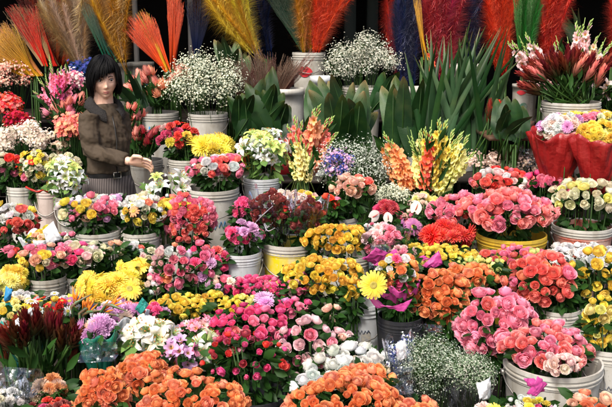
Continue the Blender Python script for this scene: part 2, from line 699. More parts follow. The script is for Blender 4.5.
def sword_geo(seed, L=1.0, W=.02, bend=.2):
    rr = random.Random(seed)
    g = Geo()
    nv = 12
    vs, cs = [], []
    rnd = rr.random()
    for j in range(nv + 1):
        s = j / nv
        w = W * (1 - s ** 3) * (.75 + .6 * math.sin(PI * s)) + .001
        for u in (-1, 0, 1):
            vs.append((w * u, bend * s * s * L + .5 * w * abs(u), L * s * (1 - .1 * bend * s)))
            cs.append((s, rnd + .15 * (u == 0)))
    g.add(vs, gf(2, nv), 0, cs)
    return g


PM = {}


def reg(kind, geos, mats, length=False):
    PM[kind] = [g.mesh(kind, mats) for g in geos]


GM = [M['petal'], M['stem'], M['disc_yellow']]
reg('rose', [rose_geo(11, 1.0), rose_geo(12, .9), rose_geo(13, .75), rose_geo(14, .98, 28), rose_geo(23, .65, 18), rose_geo(24, .95, 28), rose_geo(25, .82, 26)], [M['petal'], M['stem']])
reg('rose_pale', [rose_geo(15, 1.0), rose_geo(16, .9), rose_geo(17, .98, 28), rose_geo(26, .75, 22), rose_geo(27, .85, 28)], [M['petal_edge'], M['stem']])
reg('rose_two', [rose_geo(18, 1.0), rose_geo(19, .9)], [M['petal_yellow_base'], M['stem']])
reg('rosebud', [rose_geo(21, .55, 12), rose_geo(22, .65, 13)], [M['petal'], M['stem']])
reg('carnation', [carnation_geo(31), carnation_geo(32)], [M['petal'], M['stem']])
reg('mum', [mum_geo(41), mum_geo(42)], [M['petal'], M['stem']])
reg('pom', [mum_geo(43, 9, .95, .032)], [M['petal'], M['stem']])
reg('gerbera', [gerbera_geo(51), gerbera_geo(52)], [M['petal'], M['stem'], M['disc_yellow']])
reg('daisy', [gerbera_geo(53, 13, .07, .17, 1), gerbera_geo(54, 12, .075, .16, 1)], [M['petal_plain'], M['stem'], M['disc_yellow']])
reg('lily', [lily_geo(61), lily_geo(62)], [M['petal_lily'], M['bud_green'], M['anther']])
reg('bud', [bud_geo(65)], [M['petal_lily'], M['stem']])
reg('freesia', [freesia_geo(66), freesia_geo(67)], [M['petal_yellow_base'], M['stem']])
reg('protea', [protea_geo(71), protea_geo(72)], [M['bract']])
reg('leuc', [leuc_geo(75), leuc_geo(76), leuc_geo(77)], [M['leuc'], M['stem']])
reg('glad', [glad_geo(81), glad_geo(82), glad_geo(83, 10, 8)], [M['petal_yellow_base'], M['bud_green']])
reg('plume', [plume_geo(91), plume_geo(92, 700, .24, .9), plume_geo(93, 620, .15, 1.3), plume_geo(94, 620, .22, .7)], [M['fibre']])
reg('straw', [straw_geo(95), straw_geo(96)], [M['fibre']])
reg('blade', [blade_geo(s, 1, w, b) for s, w, b in ((101, .085, .12), (102, .075, -.12), (103, .095, .28), (104, .07, -.3), (108, .08, .4))], [M['blade'], M['stem']])
reg('sword', [sword_geo(s, 1, w, b) for s, w, b in ((105, .024, .15), (106, .018, -.12), (107, .02, .3), (109, .016, -.3))], [M['sword']])
KNAME = {'rose_pale': 'rose', 'rose_two': 'rose', 'mum': 'chrysanthemum', 'pom': 'chrysanthemum', 'leuc': 'leafy_spear', 'glad': 'gladiolus_spike',
         'blade': 'leaf', 'sword': 'leaf', 'straw': 'straw_sheaf', 'bud': 'lily_bud', 'freesia': 'blossom'}

# leaf template for foliage: unit length along +Z, width .5, facing -Y
_LT = []
for (zz, ww, yy) in ((0, .02, 0), (.3, .26, .05), (.65, .24, .04), (1, .01, -.06)):
    _LT += [(-ww, yy - .08 * (ww > .1), zz), (0, yy, zz), (ww, yy - .08 * (ww > .1), zz)]
LEAF_V = np.array(_LT)
LEAF_F = gf(2, 3)


def rot_to(d, roll):
    """3x3 taking +Z to d with a roll"""
    q = Vector(d).to_track_quat('Z', 'Y').to_matrix()
    return np.array(q @ Matrix.Rotation(roll, 3, 'Z'))


def scatter_template(g, V, F_, pos, dirs, sizes, mat, rr, t=0.0, trow=None):
    n = len(pos)
    allv = np.empty((n, len(V), 3))
    for i in range(n):
        Rm = rot_to(dirs[i], rr.uniform(0, 6.28))
        allv[i] = (V * sizes[i]) @ Rm.T + pos[i]
    f = (F_[None, :, :] + (np.arange(n) * len(V))[:, None, None]).reshape(-1, F_.shape[1])
    c = np.zeros((n, len(V), 2))
    c[:, :, 0] = t if trow is None else trow[None, :]
    c[:, :, 1] = np.array([rr.random() for _ in range(n)])[:, None]
    g.add(allv.reshape(-1, 3), f, mat, c.reshape(-1, 2))


# tiny five-petalled blossom
_bv = [(0, 0, 0)]
_bf = []
for k in range(5):
    a = k * 2 * PI / 5
    _bv += [(.5 * math.cos(a - .42), .5 * math.sin(a - .42), .14), (.56 * math.cos(a + .42), .56 * math.sin(a + .42), .16)]
    _bf.append((0, 1 + 2 * k, 2 + 2 * k))
BL_V, BL_F = np.array(_bv), np.array(_bf)


def bird_geo(seed):
    """bird of paradise head: beak shaped bract with upright orange sepals and a blue tongue; beak along +X, 1 unit long"""
    rr = random.Random(seed)
    g = Geo()
    tube(g, [(0, 0, -.6), (0, 0, 0), (.25, 0, .16), (.7, 0, .3), (1.0, 0, .38)], [.05, .07, .085, .045, .005], 8, 0)
    for k, (a, l) in enumerate(((.1, .8), (.35, .75), (.7, .62), (-.15, .55))):
        d = Vector((math.sin(a), rr.uniform(-.12, .12), math.cos(a)))
        b = Vector((.15 + .05 * k, 0, .12))
        tube(g, [b, b + d * l * .5, b + d * l], [.02, .05, .005], 5, 1)
    tube(g, [(.25, 0, .15), (.5, 0, .6)], [.03, .005], 5, 2)
    return g


M['bird_green'] = plain('bird_bract_green', (.05, .13, .05), .4, 6, .7, (.22, .07, .04))
M['bird_orange'] = plain('bird_sepal_orange', (.85, .22, .01), .5)
M['bird_blue'] = plain('bird_tongue_blue', (.03, .03, .3), .5)
reg('bird', [bird_geo(1), bird_geo(2)], [M['bird_green'], M['bird_orange'], M['bird_blue']])
KNAME['bird'] = 'bird_of_paradise_flower'
# ------------------------------------------------------------------ palette (sRGB of the flowers themselves)
PAL = {
    'orange': (255, 164, 96), 'salmon': (255, 168, 126), 'coral': (255, 132, 120), 'pink': (255, 146, 178), 'hot pink': (250, 84, 156),
    'pale pink': (255, 216, 218), 'peach': (255, 210, 182), 'white': (238, 240, 238), 'cream': (240, 236, 208), 'lemon': (253, 244, 158),
    'yellow': (255, 230, 82), 'golden': (255, 214, 70), 'red': (236, 44, 34), 'dark red': (150, 16, 24), 'lilac': (232, 182, 226),
    'mauve': (196, 122, 180), 'tan': (214, 190, 168), 'green': (208, 222, 135), 'magenta': (226, 44, 124), 'rust': (224, 150, 84),
    'blue': (60, 72, 150), 'scarlet': (252, 84, 36), 'straw': (205, 170, 120), 'ochre': (222, 165, 36), 'crimson': (205, 36, 70),
    'navy': (16, 50, 110), 'emerald': (24, 130, 36), 'bottle': (8, 84, 62), 'brown': (90, 46, 30), 'dusky': (236, 140, 126), 'wine': (96, 26, 30),
    'blush': (255, 228, 218), 'shade': (150, 190, 150), 'plain': (255, 255, 255), 'deep': (150, 170, 150), 'rosewood': (130, 52, 38),
    'greyish white': (205, 208, 190), 'grey green': (140, 162, 134),
}


def colour(name, rr, j=0.06):
    c = PAL[name]
    k = 1 + rr.uniform(-j, j)
    l = lin([max(2, min(252, x * k + rr.uniform(-5, 5))) for x in c])
    return (l[0], l[1], l[2], 1.0)


VIEW = Vector((0, -.97, .26)).normalized()
LOG = []


def orient(d, rr, roll=0.35):
    """matrix with +Z along d and -Y towards the camera side"""
    z = Vector(d).normalized()
    y = Vector((0, 1, 0)) - z * z.y
    y = y.normalized() if y.length > .05 else Vector((0, 0, 1))
    a = rr.uniform(-roll, roll)
    x = y.cross(z)
    y, x = y * math.cos(a) + x * math.sin(a), x * math.cos(a) - y * math.sin(a)
    return Matrix((x, y, z)).transposed()


def foliage(rr, centre, a, b, c, nleaf, lsize, base_z, matleaf='leaf', nstem=9, base_r=.09, low=1.0):
    """stems from the bucket and leaves below the dome, local to the bunch's origin"""
    g = Geo()
    C = np.array(centre)
    for i in range(nstem):
        an = rr.uniform(0, 2 * PI)
        q = rr.random() ** .5
        b0 = Vector((math.cos(an) * base_r * q * .7, math.sin(an) * base_r * q * .7, base_z))
        tip = Vector(C) + Vector((math.cos(an) * a * q * .85, math.sin(an) * b * q * .85, c * .45 * (1 - q)))
        mid = b0.lerp(tip, .55) + Vector((0, 0, .03))
        tube(g, [b0, mid, tip], [.0035, .003, .0025], 4, 1, rnd=rr.random())
    pos, dirs, sz = [], [], []
    for i in range(nleaf):
        an = rr.uniform(0, 2 * PI)
        u = rr.uniform(-1, .3) if i % 3 else rr.uniform(-1, -.5)
        q = rr.uniform(.5, .84)
        n = Vector((math.cos(an) * math.sqrt(1 - u * u), math.sin(an) * math.sqrt(1 - u * u), u))
        p = Vector((n.x * a * q, n.y * b * q, n.z * c * q if n.z > 0 else n.z * (c * low + .07)))
        if n.z < 0:
            k = 1 - .35 * (-n.z)
            p.x *= k
            p.y *= k
        pos.append(C + np.array(p))
        d = Vector((n.x, n.y, n.z * .6 + rr.uniform(-.5, .3))) + Vector((rr.uniform(-.5, .5), rr.uniform(-.5, .5), 0))
        dirs.append(d.normalized())
        sz.append(lsize * rr.uniform(.65, 1.2))
    scatter_template(g, LEAF_V, LEAF_F, pos, dirs, sz, 0, rr)
    return g.mesh('foliage', [M[matleaf], M['stem']])


def dome(cx, cy, rx, ry, size, Y, deep=.8, bmax=.32):
    s = ppm(cx, cy, Y)
    c3 = at(cx, cy, Y)
    el = math.atan2(CAM_H - c3.z, Y)
    rx_, ry_ = max(rx - size * .45, 2) / s, max(ry - size * .45, 2) / s
    a = rx_
    b = min(a * deep, bmax, ry_ / max(math.sin(el), .1) * .85)
    b = max(b, .04)
    cz = math.sqrt(max(ry_ ** 2 - (b * math.sin(el)) ** 2, (.4 * ry_) ** 2)) / math.cos(el)
    return c3, a, b, cz, s


def bunch(label, name, heads, cx, cy, rx, ry, size, cols, Y=None, gap=.8, bucket=None, leaves=None, lsize=.05, leafm='leaf',
          group=None, cat='flower bunch', wrap=None, deep=.8, back=.0, low=1.0, maxn=98, jit=.5, up=.25, short=None, tag=True, seed=None, sc=1.12):
    rr = random.Random(seed if seed is not None else int(cx * 31 + cy * 17))
    ry0 = ry
    rx, ry = rx * 1.1 + 1, ry * 1.12 + 2
    cy += (ry - ry0) * (-.3 if bucket else .9)
    size *= .88
    if bucket:
        bx, by, bw, style = bucket[:4]
        if Y is None:
            Y = depth_for(by)
    if Y is None:
        Y = depth_for(cy + ry)
    c3, a, b, cz, s = dome(cx, cy, rx, ry, size, Y, deep)
    m = size / s
    # base
    if bucket:
        bk = make_bucket(bx, by, bw, style, Y, 'the ' + (short or label), *(bucket[4:]))
        bt = bk['base_z']
        bxw = at(bx, by, Y).x
        root = Vector((bxw, Y, bt + .02))
        brad = bk['rad']
    else:
        bt = tier(Y)
        root = Vector((c3.x, Y, min(bt, c3.z - cz - .1)))
        brad = min(.11, a)
    heads = heads if isinstance(heads, dict) else {heads: 1}
    cols = cols if isinstance(cols, dict) else ({c: 1 for c in cols} if isinstance(cols, (list, tuple)) else {cols: 1})
    t = thing(name, label, cat, root, group)
    C = c3 - root
    # heads by dart throwing on the dome
    pts, nrm = [], []
    arr = np.zeros((0, 3))
    tries = 0
    want = maxn
    while tries < 5000 and len(pts) < want:
        tries += 1
        u = rr.uniform(-.7, 1)
        an = rr.uniform(0, 2 * PI)
        n = Vector((math.cos(an) * math.sqrt(1 - u * u), math.sin(an) * math.sqrt(1 - u * u), u))
        nn = Vector((n.x / a, n.y / b, n.z / cz)).normalized()
        if nn.dot(VIEW) < -.12 - back:
            continue
        if nn.z < -.55:
            continue
        q = 1 - jit * rr.random() * m / max(min(a, cz), m)
        q *= 1 + .22 * noise.noise(Vector((n.x * 1.6 + cx, n.y * 1.6, n.z * 1.6 + cy)))
        p = np.array((n.x * a * q, n.y * b * q, n.z * cz * q))
        if len(pts) and np.min(np.sum((arr - p) ** 2, axis=1)) < (m * gap) ** 2:
            continue
        pts.append(p)
        arr = np.vstack([arr, p])
        nrm.append(nn)
    hk, hw = list(heads), list(heads.values())
    ck, cw = list(cols), list(cols.values())
    cluster = len(ck) > 1
    cents = [(Vector((rr.uniform(-a, a), rr.uniform(-b, b), rr.uniform(-cz, cz))), rr.choices(ck, cw)[0]) for _ in range(10)]
    for p, nn in zip(pts, nrm):
        k = rr.choices(hk, hw)[0]
        cn = rr.choices(ck, cw)[0]
        if cluster and rr.random() < .55:      # colours come in small groups, as tied
            cn = min(cents, key=lambda q: (q[0] - Vector(p)).length)[1]
        me = rr.choice(PM[k])
        d = (nn + Vector((0, -.15, up)) + Vector((rr.uniform(-1, 1), rr.uniform(-1, 1), rr.uniform(-1, 1))) * .42).normalized()
        rot = d.to_track_quat('Z', 'Y').to_matrix() @ Matrix.Rotation(rr.uniform(0, 6.28), 3, 'Z')
        nm = KNAME.get(k, k)
        o = part(nm, me, t, C + Vector(p) - d * m * .18, rot.to_euler(), colour(cn, rr), (cn + ' ' + nm.replace('_', ' ')) if cluster and tag else None,
                 scale=m * sc * rr.choice((rr.uniform(.7, .95), rr.uniform(.92, 1.2), rr.uniform(.95, 1.25))) * (1.05 if k != 'bud' else .62))
    if leaves is None:
        leaves = int(150 + 2000 * (a * cz + a * b))
    leaves = min(leaves, 560)
    if name == 'lily_bunch':
        leaves = int(leaves * .35)
    if leaves:
        fo = part('foliage', foliage(rr, C, a, b, cz, leaves, lsize, .0 if not bucket else .02, leafm, base_r=brad, low=low), t, kind='stuff')
    if wrap:
        make_wrap(t, C, a, b, cz, wrap, rr)
    LOG.append((label, len(pts)))
    return t


def cloud(label, name, cx, cy, rx, ry, cols, n=2200, bl=.009, Y=None, bucket=None, group=None, dens=1.0, wrap=None, fine=True, short=None,
          leafm='stem', deep=.8, cat='flower bunch', inner=.35):
    rr = random.Random(int(cx * 13 + cy * 7))
    if bucket:
        bx, by, bw, style = bucket[:4]
        if Y is None:
            Y = depth_for(by)
    if Y is None:
        Y = depth_for(cy + ry)
    c3, a, b, cz, s = dome(cx, cy, rx, ry, 3, Y, deep)
    if bucket:
        bk = make_bucket(bx, by, bw, style, Y, 'the ' + (short or label), *(bucket[4:]))
        root = Vector((at(bx, by, Y).x, Y, bk['base_z'] + .02))
    else:
        root = Vector((c3.x, Y, min(tier(Y), c3.z - cz - .1)))
    t = thing(name, label, cat, root, group)
    C = np.array(c3 - root)
    cols = cols if isinstance(cols, (list, tuple)) else [cols]
    g = Geo()
    # branching sprays: main stems end in sub-clusters
    nc = 46
    cl = []
    for i in range(nc):
        u = rr.uniform(-.55, 1)
        an = rr.uniform(0, 2 * PI)
        q = rr.uniform(inner, 1) ** .5
        n3 = Vector((math.cos(an) * math.sqrt(1 - u * u), math.sin(an) * math.sqrt(1 - u * u), u))
        p = C + np.array((n3.x * a, n3.y * b, n3.z * cz)) * q
        cl.append((p, n3))
        b0 = Vector((rr.uniform(-.06, .06), rr.uniform(-.06, .06), 0))
        tube(g, [b0, b0.lerp(Vector(p), .5) + Vector((0, 0, .05)), p], [.003, .002, .0012], 3, 0, rnd=rr.random(), cap=False)
    by_col = [[] for _ in cols]
    rads = min(a, cz) * .38
    for i in range(n):
        p, n3 = rr.choice(cl)
        o = Vector((rr.gauss(0, 1), rr.gauss(0, 1), rr.gauss(0, .8) + .2)) * rads * .62
        q = p + np.array(o)
        if i % 3 == 0 and fine:
            tube(g, [p, q], [.0008, .0006], 3, 0, rnd=rr.random(), cap=False)
        by_col[rr.randrange(len(cols))].append((q, (Vector(o).normalized() + Vector((0, -.5, .5))).normalized()))
    part('stems', g.mesh('stems', [M[leafm]]), t, kind='stuff')
    for cn, lst in zip(cols, by_col):
        gg = Geo()
        scatter_template(gg, BL_V, BL_F, [x[0] for x in lst], [x[1] for x in lst], [bl * rr.uniform(.6, 1.25) for _ in lst], 0, rr)
        part('blossoms', gg.mesh('blossoms', [M['tiny']]), t, kind='stuff', color=colour(cn, rr), label=(cn + ' small blossoms') if len(cols) > 1 else None)
    if wrap:
        make_wrap(t, Vector(C), a, b, cz, wrap, rr)
    return t


def spray(label, name, kind, bx, by, tips, n, cols, Y, w=1.0, dY=.12, group=None, bw=8, cat='flower bunch', leaves=0, roll=.35, nmin=.9,
          bucket=None, short=None, below=0.0, maxlen=None, leafm='leaf', tag=True, seed=None, lenmul=1.0):
    """long-stemmed things standing in one place and fanning out: tips = list of (px,py) polyline to spread over"""
    rr = random.Random(seed or int(bx * 7 + by * 3 + n))
    B = at(bx, by, Y)
    s = ppm(bx, by, Y)
    if bucket:
        bk = make_bucket(bucket[0], bucket[1], bucket[2], bucket[3], Y, 'the ' + (short or label), *(bucket[4:]))
        rz = bk['base_z'] + .02
    else:
        rz = min(tier(Y), B.z)
    root = Vector((B.x, Y, rz))
    t = thing(name, label, cat, root, group)
    cols = cols if isinstance(cols, dict) else ({c: 1 for c in cols} if isinstance(cols, (list, tuple)) else {cols: 1})
    ck, cw = list(cols), list(cols.values())
    g = Geo()
    for i in range(n):
        f = (i + .5) / n * (len(tips) - 1)
        j = min(int(f), len(tips) - 2)
        q = f - j
        tx = tips[j][0] * (1 - q) + tips[j + 1][0] * q + rr.uniform(-4, 4)
        ty = tips[j][1] * (1 - q) + tips[j + 1][1] * q + rr.uniform(-6, 8)
        yy = Y + rr.uniform(-dY, dY)
        T = at(tx, ty, yy)
        b0 = B + Vector((rr.uniform(-bw, bw) / s, rr.uniform(-.05, .05), 0))
        d = T - b0
        L = d.length * rr.uniform(nmin, 1.03) * lenmul
        k = kind if isinstance(kind, str) else rr.choice(kind)
        me = rr.choice(PM[k])
        cn = rr.choices(ck, cw)[0]
        rot = orient(d, rr, roll).to_euler()
        if k in ('glad', 'plume', 'straw', 'blade', 'sword'):
            scale = (w * L, w * L, L) if k not in ('blade', 'sword') else (w, w * .9, L)
            loc = b0 - root
        else:            # head at the tip of a stem
            hs = w
            scale = (hs, hs, hs)
            loc = T - root - d.normalized() * hs * .5
            tube(g, [b0 - root, (b0 - root).lerp(loc, .5) + Vector((0, 0, -.01)), loc], [.005, .0045, .004], 5, 1, rnd=rr.random())
        nm = KNAME.get(k, k)
        part(nm, me, t, loc, rot, colour(cn, rr), (cn + ' ' + nm.replace('_', ' ')) if len(ck) > 1 and tag else None, scale=scale)
    # stalks down to the foot and some leaves
    for i in range(10):
        x, y = rr.uniform(-.05, .05), rr.uniform(-.05, .05)
        tube(g, [(x, y, 0), (x * .7, y * .7, max(B.z - rz, .02) + .02)], [.006, .005], 5, 1, rnd=rr.random())
    if leaves:
        pos, dirs, sz = [], [], []
        topm = np.mean([tuple(at(p[0], p[1], Y) - root) for p in tips], axis=0)
        for i in range(leaves):
            q = rr.uniform(.0, .75)
            base = np.array(B - root) * (1 - q) + topm * q
            j = rr.random() * (len(tips) - 1)
            ti = tips[min(int(round(j)), len(tips) - 1)]
            base2 = np.array(B - root) * (1 - q) + np.array(at(ti[0], ti[1], Y) - root) * q
            p = base2 + np.array((rr.uniform(-.03, .03), rr.uniform(-dY, dY), 0))
            pos.append(p)
            d = Vector(at(ti[0], ti[1], Y) - B).normalized() + Vector((rr.uniform(-.6, .6), rr.uniform(-.6, .3), rr.uniform(-.4, .6)))
            dirs.append(d.normalized())
            sz.append(rr.uniform(.06, .11))
        LV = LEAF_V * np.array((.55, 1, 1))
        scatter_template(g, LV, LEAF_F, pos, dirs, sz, 0, rr)
    part('stems', g.mesh('stems', [M[leafm], M['stem']]), t, kind='stuff')
    return t


# ------------------------------------------------------------------ wraps and ribbons
def cello_mat():
    m = NT('clear_cellophane')
    nz = m.noise(9, 5)
    nrm = m.bump(nz, .6, .04)
    gl = m.n('ShaderNodeBsdfGlossy', i_Roughness=0.2)
    gl.inputs[0].default_value = (.9, .93, 1, 1)
    m.l(nrm, gl.inputs['Normal'])
    tr = m.n('ShaderNodeBsdfTransparent')
    fr = m.n('ShaderNodeFresnel', i_IOR=1.5)
    m.l(nrm, fr.inputs['Normal'])
    f = m.math('MULTIPLY_ADD', fr.outputs[0], 1.5, .05)
    mx = m.n('ShaderNodeMixShader')
    m.l(f, mx.inputs[0])
    m.l(tr.outputs[0], mx.inputs[1])
    m.l(gl.outputs[0], mx.inputs[2])
    return m.done(mx.outputs[0])


M['cello'] = cello_mat()
M['paper_red'] = plain('red_paper', (.24, .008, .008), .4, bump=.55, bscale=9, bdist=.03)
M['paper_green'] = plain('green_paper', (.01, .16, .1), .4, bump=.3, bscale=14)
M['paper_magenta'] = plain('magenta_paper', (.42, .045, .22), .45, bump=.5, bscale=12, bdist=.02)
M['paper_white'] = plain('white_paper', (.62, .64, .66), .6, 60, .5, (.4, .42, .46), bump=.4, bscale=20)
M['paper_teal'] = plain('teal_paper', (.015, .2, .17), .4, bump=.3, bscale=14)
WL = {'red': 'red paper', 'green': 'dark green paper', 'magenta': 'magenta paper', 'white': 'white paper', 'teal': 'teal paper', 'cello': 'clear cellophane'}


def make_wrap(t, C, a, b, cz, spec, rr):
    """spec = (material, top height as fraction, flare, depth below, frontdip)"""
    kind, top, flare, down = spec[:4]
    tilt = spec[4] if len(spec) > 4 else 0
    g = Geo()
    nu, nv = 72, 12
    vs, cs = [], []
    ph = rr.uniform(0, 6)
    for j in range(nv + 1):
        s = j / nv
        for i in range(nu):
            an = 2 * PI * i / nu
            rr_ = (.3 + (flare - .3) * s ** .7)
            crump = 1 + (.05 + .24 * s) * (abs(math.sin(an * 2.5 + ph + s * .6)) - .5) + (.04 + .08 * s) * (abs(math.sin(an * 6.5 + ph * 2 - s * 2)) - .5)
            z = C[2] - down * (1 - s) + top * cz * s
            if s > .75:
                z += (s - .75) * 4 * cz * (.45 * abs(math.sin(an * 1.5 + ph)) - .2 + .14 * math.sin(an * 9))
            z -= tilt * s * max(0, -math.sin(an)) * cz
            z += .012 * math.sin(an * 5 + s * 9)
            vs.append((C[0] * (.6 + .4 * s) + math.cos(an) * max(a, .05) * rr_ * crump, C[1] * s + math.sin(an) * max(b, .05) * rr_ * crump * 1.05, z))
            cs.append((s, 0))
    g.add(vs, gf(nu, nv, True), 0, cs)
    nm = 'cellophane_wrap' if kind == 'cello' else 'paper_wrap'
    o = part(nm, hard(g.mesh(nm, [M['cello' if kind == 'cello' else 'paper_' + kind]]), 14), t, label=WL[kind] + ' wrap')
    if kind != 'cello':
        md = o.modifiers.new('thick', 'SOLIDIFY')
        md.thickness = .0015
    return o


def strip(parent, pts, width, mat, Y, name='ribbon', tw=.8, label=None, root=None):
    """a ribbon or tongue of paper through photo-plane points (px,py[,dY])"""
    P = [at(p[0], p[1], Y + (p[2] if len(p) > 2 else 0)) for p in pts]
    # subdivide
    Q = []
    for i in range(len(P) - 1):
        for k in range(5):
            s = k / 5
            p0, p1, p2, p3 = P[max(i - 1, 0)], P[i], P[i + 1], P[min(i + 2, len(P) - 1)]
            Q.append(.5 * ((2 * p1) + (p2 - p0) * s + (2 * p0 - 5 * p1 + 4 * p2 - p3) * s * s + (3 * p1 - p0 - 3 * p2 + p3) * s ** 3))
    Q.append(P[-1])
    off = parent.location if parent is not None else Vector((0, 0, 0))
    vs = []
    for i, q in enumerate(Q):
        d = (Q[min(i + 1, len(Q) - 1)] - Q[max(i - 1, 0)]).normalized()
        n = Vector((0, -1, .3)).normalized()
        x = d.cross(n).normalized()
        a = tw * math.sin(i * .55)
        x = x * math.cos(a) + n * math.sin(a)
        w = width[min(int(i / 5), len(width) - 1)] if hasattr(width, '__len__') else width
        if hasattr(width, '__len__'):
            f = i / 5
            j = min(int(f), len(width) - 2)
            w = width[j] * (1 - (f - j)) + width[j + 1] * (f - j)
        for u in (-1, -.33, .33, 1):
            vs.append(tuple(q + x * w * u * .5 + n * (.012 * (1 - u * u)) - off))
    g = Geo()
    g.add(vs, gf(3, len(Q) - 1), 0)
    o = part(name, g.mesh(name, [mat]), parent, label=label)
    md = o.modifiers.new('thick', 'SOLIDIFY')
    md.thickness = .001
    return o


# ------------------------------------------------------------------ buckets
def bucket_plastic(name, col, grime, amt=.55, rough=.45):
    m = NT(name)
    n1 = m.noise(9, 6)
    n2 = m.noise(70, 3)
    f = m.ramp(n1, [(.45, 0.0), (.68, 1.0)])
    tcs = m.n('ShaderNodeTexCoord')
    mps = m.n('ShaderNodeMapping')
    mps.inputs['Scale'].default_value = (26, 26, 2.5)
    m.l(tcs.outputs['Object'], mps.inputs[0])
    nzs = m.n('ShaderNodeTexNoise', i_Scale=1.0, i_Detail=4.0)
    m.l(mps.outputs[0], nzs.inputs['Vector'])
    f = m.math('MAXIMUM', f, m.ramp(nzs.outputs[0], [(.5, 0.0), (.66, 1.0)]))
    f2 = m.ramp(n2, [(.6, 0.0), (.7, 1.0)])
    ff = m.math('MULTIPLY', m.math('MAXIMUM', f, m.math('MULTIPLY', f2, .8)), amt)
    c = m.mix(ff, col, grime)
    return m.done(m.principled(c, rough, m.bump(n2, .12, .002), Specular_IOR_Level=.4))


M['b_white'] = bucket_plastic('worn_white_plastic', (.47, .46, .42), (.22, .19, .14))
M['b_white2'] = bucket_plastic('dusty_white_plastic', (.38, .37, .33), (.17, .14, .1), .75)
M['b_yellow'] = bucket_plastic('worn_yellow_plastic', (.55, .38, .03), (.3, .2, .05), .6)
M['b_paint'] = bucket_plastic('yellow_painted_plastic', (.72, .56, .01), (.6, .56, .4), .6)
M['b_black'] = bucket_plastic('black_plastic', (.012, .013, .018), (.05, .05, .045), .4)
M['b_red'] = bucket_plastic('red_printed_band', (.38, .06, .03), (.5, .46, .4), .7)
M['b_pinkish'] = bucket_plastic('stained_pinkish_plastic', (.5, .42, .38), (.28, .2, .16), .7)
M['b_grey'] = bucket_plastic('grey_white_plastic', (.5, .53, .55), (.34, .34, .34), .6)
M['wire'] = plain('handle_wire', (.25, .24, .22), .4, Metallic=.8)
M['ink_blue'] = plain('blue_marker', (.02, .2, .42), .5)
M['ink_dark'] = plain('dark_marker', (.03, .04, .07), .5)
M['ink_red'] = plain('red_print', (.5, .02, .03), .5)
M['label'] = plain('torn_label_paper', (.4, .36, .28), .8, 40, .8, (.2, .22, .26))
M['water_and_dark'] = plain('bucket_inside_dark', (.01, .012, .01), .3)  # disc for the water, the dark of the bucket's inside put into its colour
STY = {'w': ('b_white', 'b_white', 'worn white'), 'd': ('b_white2', 'b_white2', 'dusty white'), 'y': ('b_yellow', 'b_yellow', 'yellow'),
       'p': ('b_paint', 'b_white', 'white rimmed yellow'), 'k': ('b_black', 'b_black', 'black'), 'r': ('b_red', 'b_white', 'white rimmed red'),
       'n': ('b_pinkish', 'b_pinkish', 'stained pinkish'), 'g': ('b_grey', 'b_grey', 'pale grey')}
_NB = [0]


def sticker(rr, Rz, Hb, t):
    """remains of a torn paper label"""
    g = Geo()
    a0 = rr.uniform(-2.3, -1.2)
    w_, h_ = rr.uniform(.35, .6), rr.uniform(.03, .06)
    zc = Hb * rr.uniform(.5, .66)
    vs = []
    n = 10
    for i in range(n + 1):
        a = a0 + w_ * i / n
        for z in (zc - h_ / 2 + rr.uniform(-.005, .005), zc + h_ / 2 + rr.uniform(-.008, .008)):
            vs.append(((Rz(z) + .0015) * math.cos(a), (Rz(z) + .0015) * math.sin(a), z))
    g.add(vs, gf(1, n), 0)
    part('torn_label', g.mesh('torn_label', [M['label']]), t)


def scribble(rr, R_, z, a0, span, h, mat, parent, thick=.0025, zig=9):
    """an illegible marker scrawl lying on the bucket's wall"""
    g = Geo()
    pts = []
    for i in range(zig + 1):
        a = a0 + span * i / zig
        r_ = R_(z) + .002
        zz = z + h * ((-1) ** i * .5 + rr.uniform(-.3, .3))
        r_ = R_(zz) + .002
        pts.append((r_ * math.cos(a), r_ * math.sin(a), zz))
    tube(g, pts, thick, 4, 0)
    part('marker_scrawl', g.mesh('scrawl', [mat]), parent)


def hard(me, ang=32):
    me.set_sharp_from_angle(angle=rad(ang))
    return me


def sheet(parent, corners, mat, Y, name='paper_wrap', amp=.02, seed=0, label=None, n=12):
    """a folded tongue of paper or ribbon between photo-plane corners (px,py[,dY]) given round the outline"""
    A, B_, C_, D = [at(p[0], p[1], Y + (p[2] if len(p) > 2 else 0)) for p in corners]
    nn = (B_ - A).cross(D - A).normalized()
    rr = random.Random(seed + int(corners[0][0]))
    dirs = [(rr.uniform(-1, 1), rr.uniform(-1, 1), rr.uniform(.1, .9), rr.uniform(.4, 1)) for _ in range(5)]
    vs = []
    off = parent.location if parent is not None else Vector((0, 0, 0))
    for j in range(n + 1):
        for i in range(n + 1):
            u, v = i / n, j / n
            p = (A * (1 - u) + B_ * u) * (1 - v) + (D * (1 - u) + C_ * u) * v
            h = 0
            for (a, b, c, k) in dirs:
                h += k * abs((u - .5) * a + (v - .5) * b - (c - .5) * .6)
            h += .25 * noise.noise(Vector((u * 5, v * 5, seed)))
            edge = noise.noise(Vector((u * 4, v * 4, seed + 5))) * .006
            vs.append(tuple(p + nn * h * amp + Vector((edge, 0, edge)) - off))
    g = Geo()
    g.add(vs, gf(n, n), 0)
    me = hard(g.mesh(name, [mat]), 20)
    o = part(name, me, parent, label=label)
    md = o.modifiers.new('thick', 'SOLIDIFY')
    md.thickness = .0008
    return o


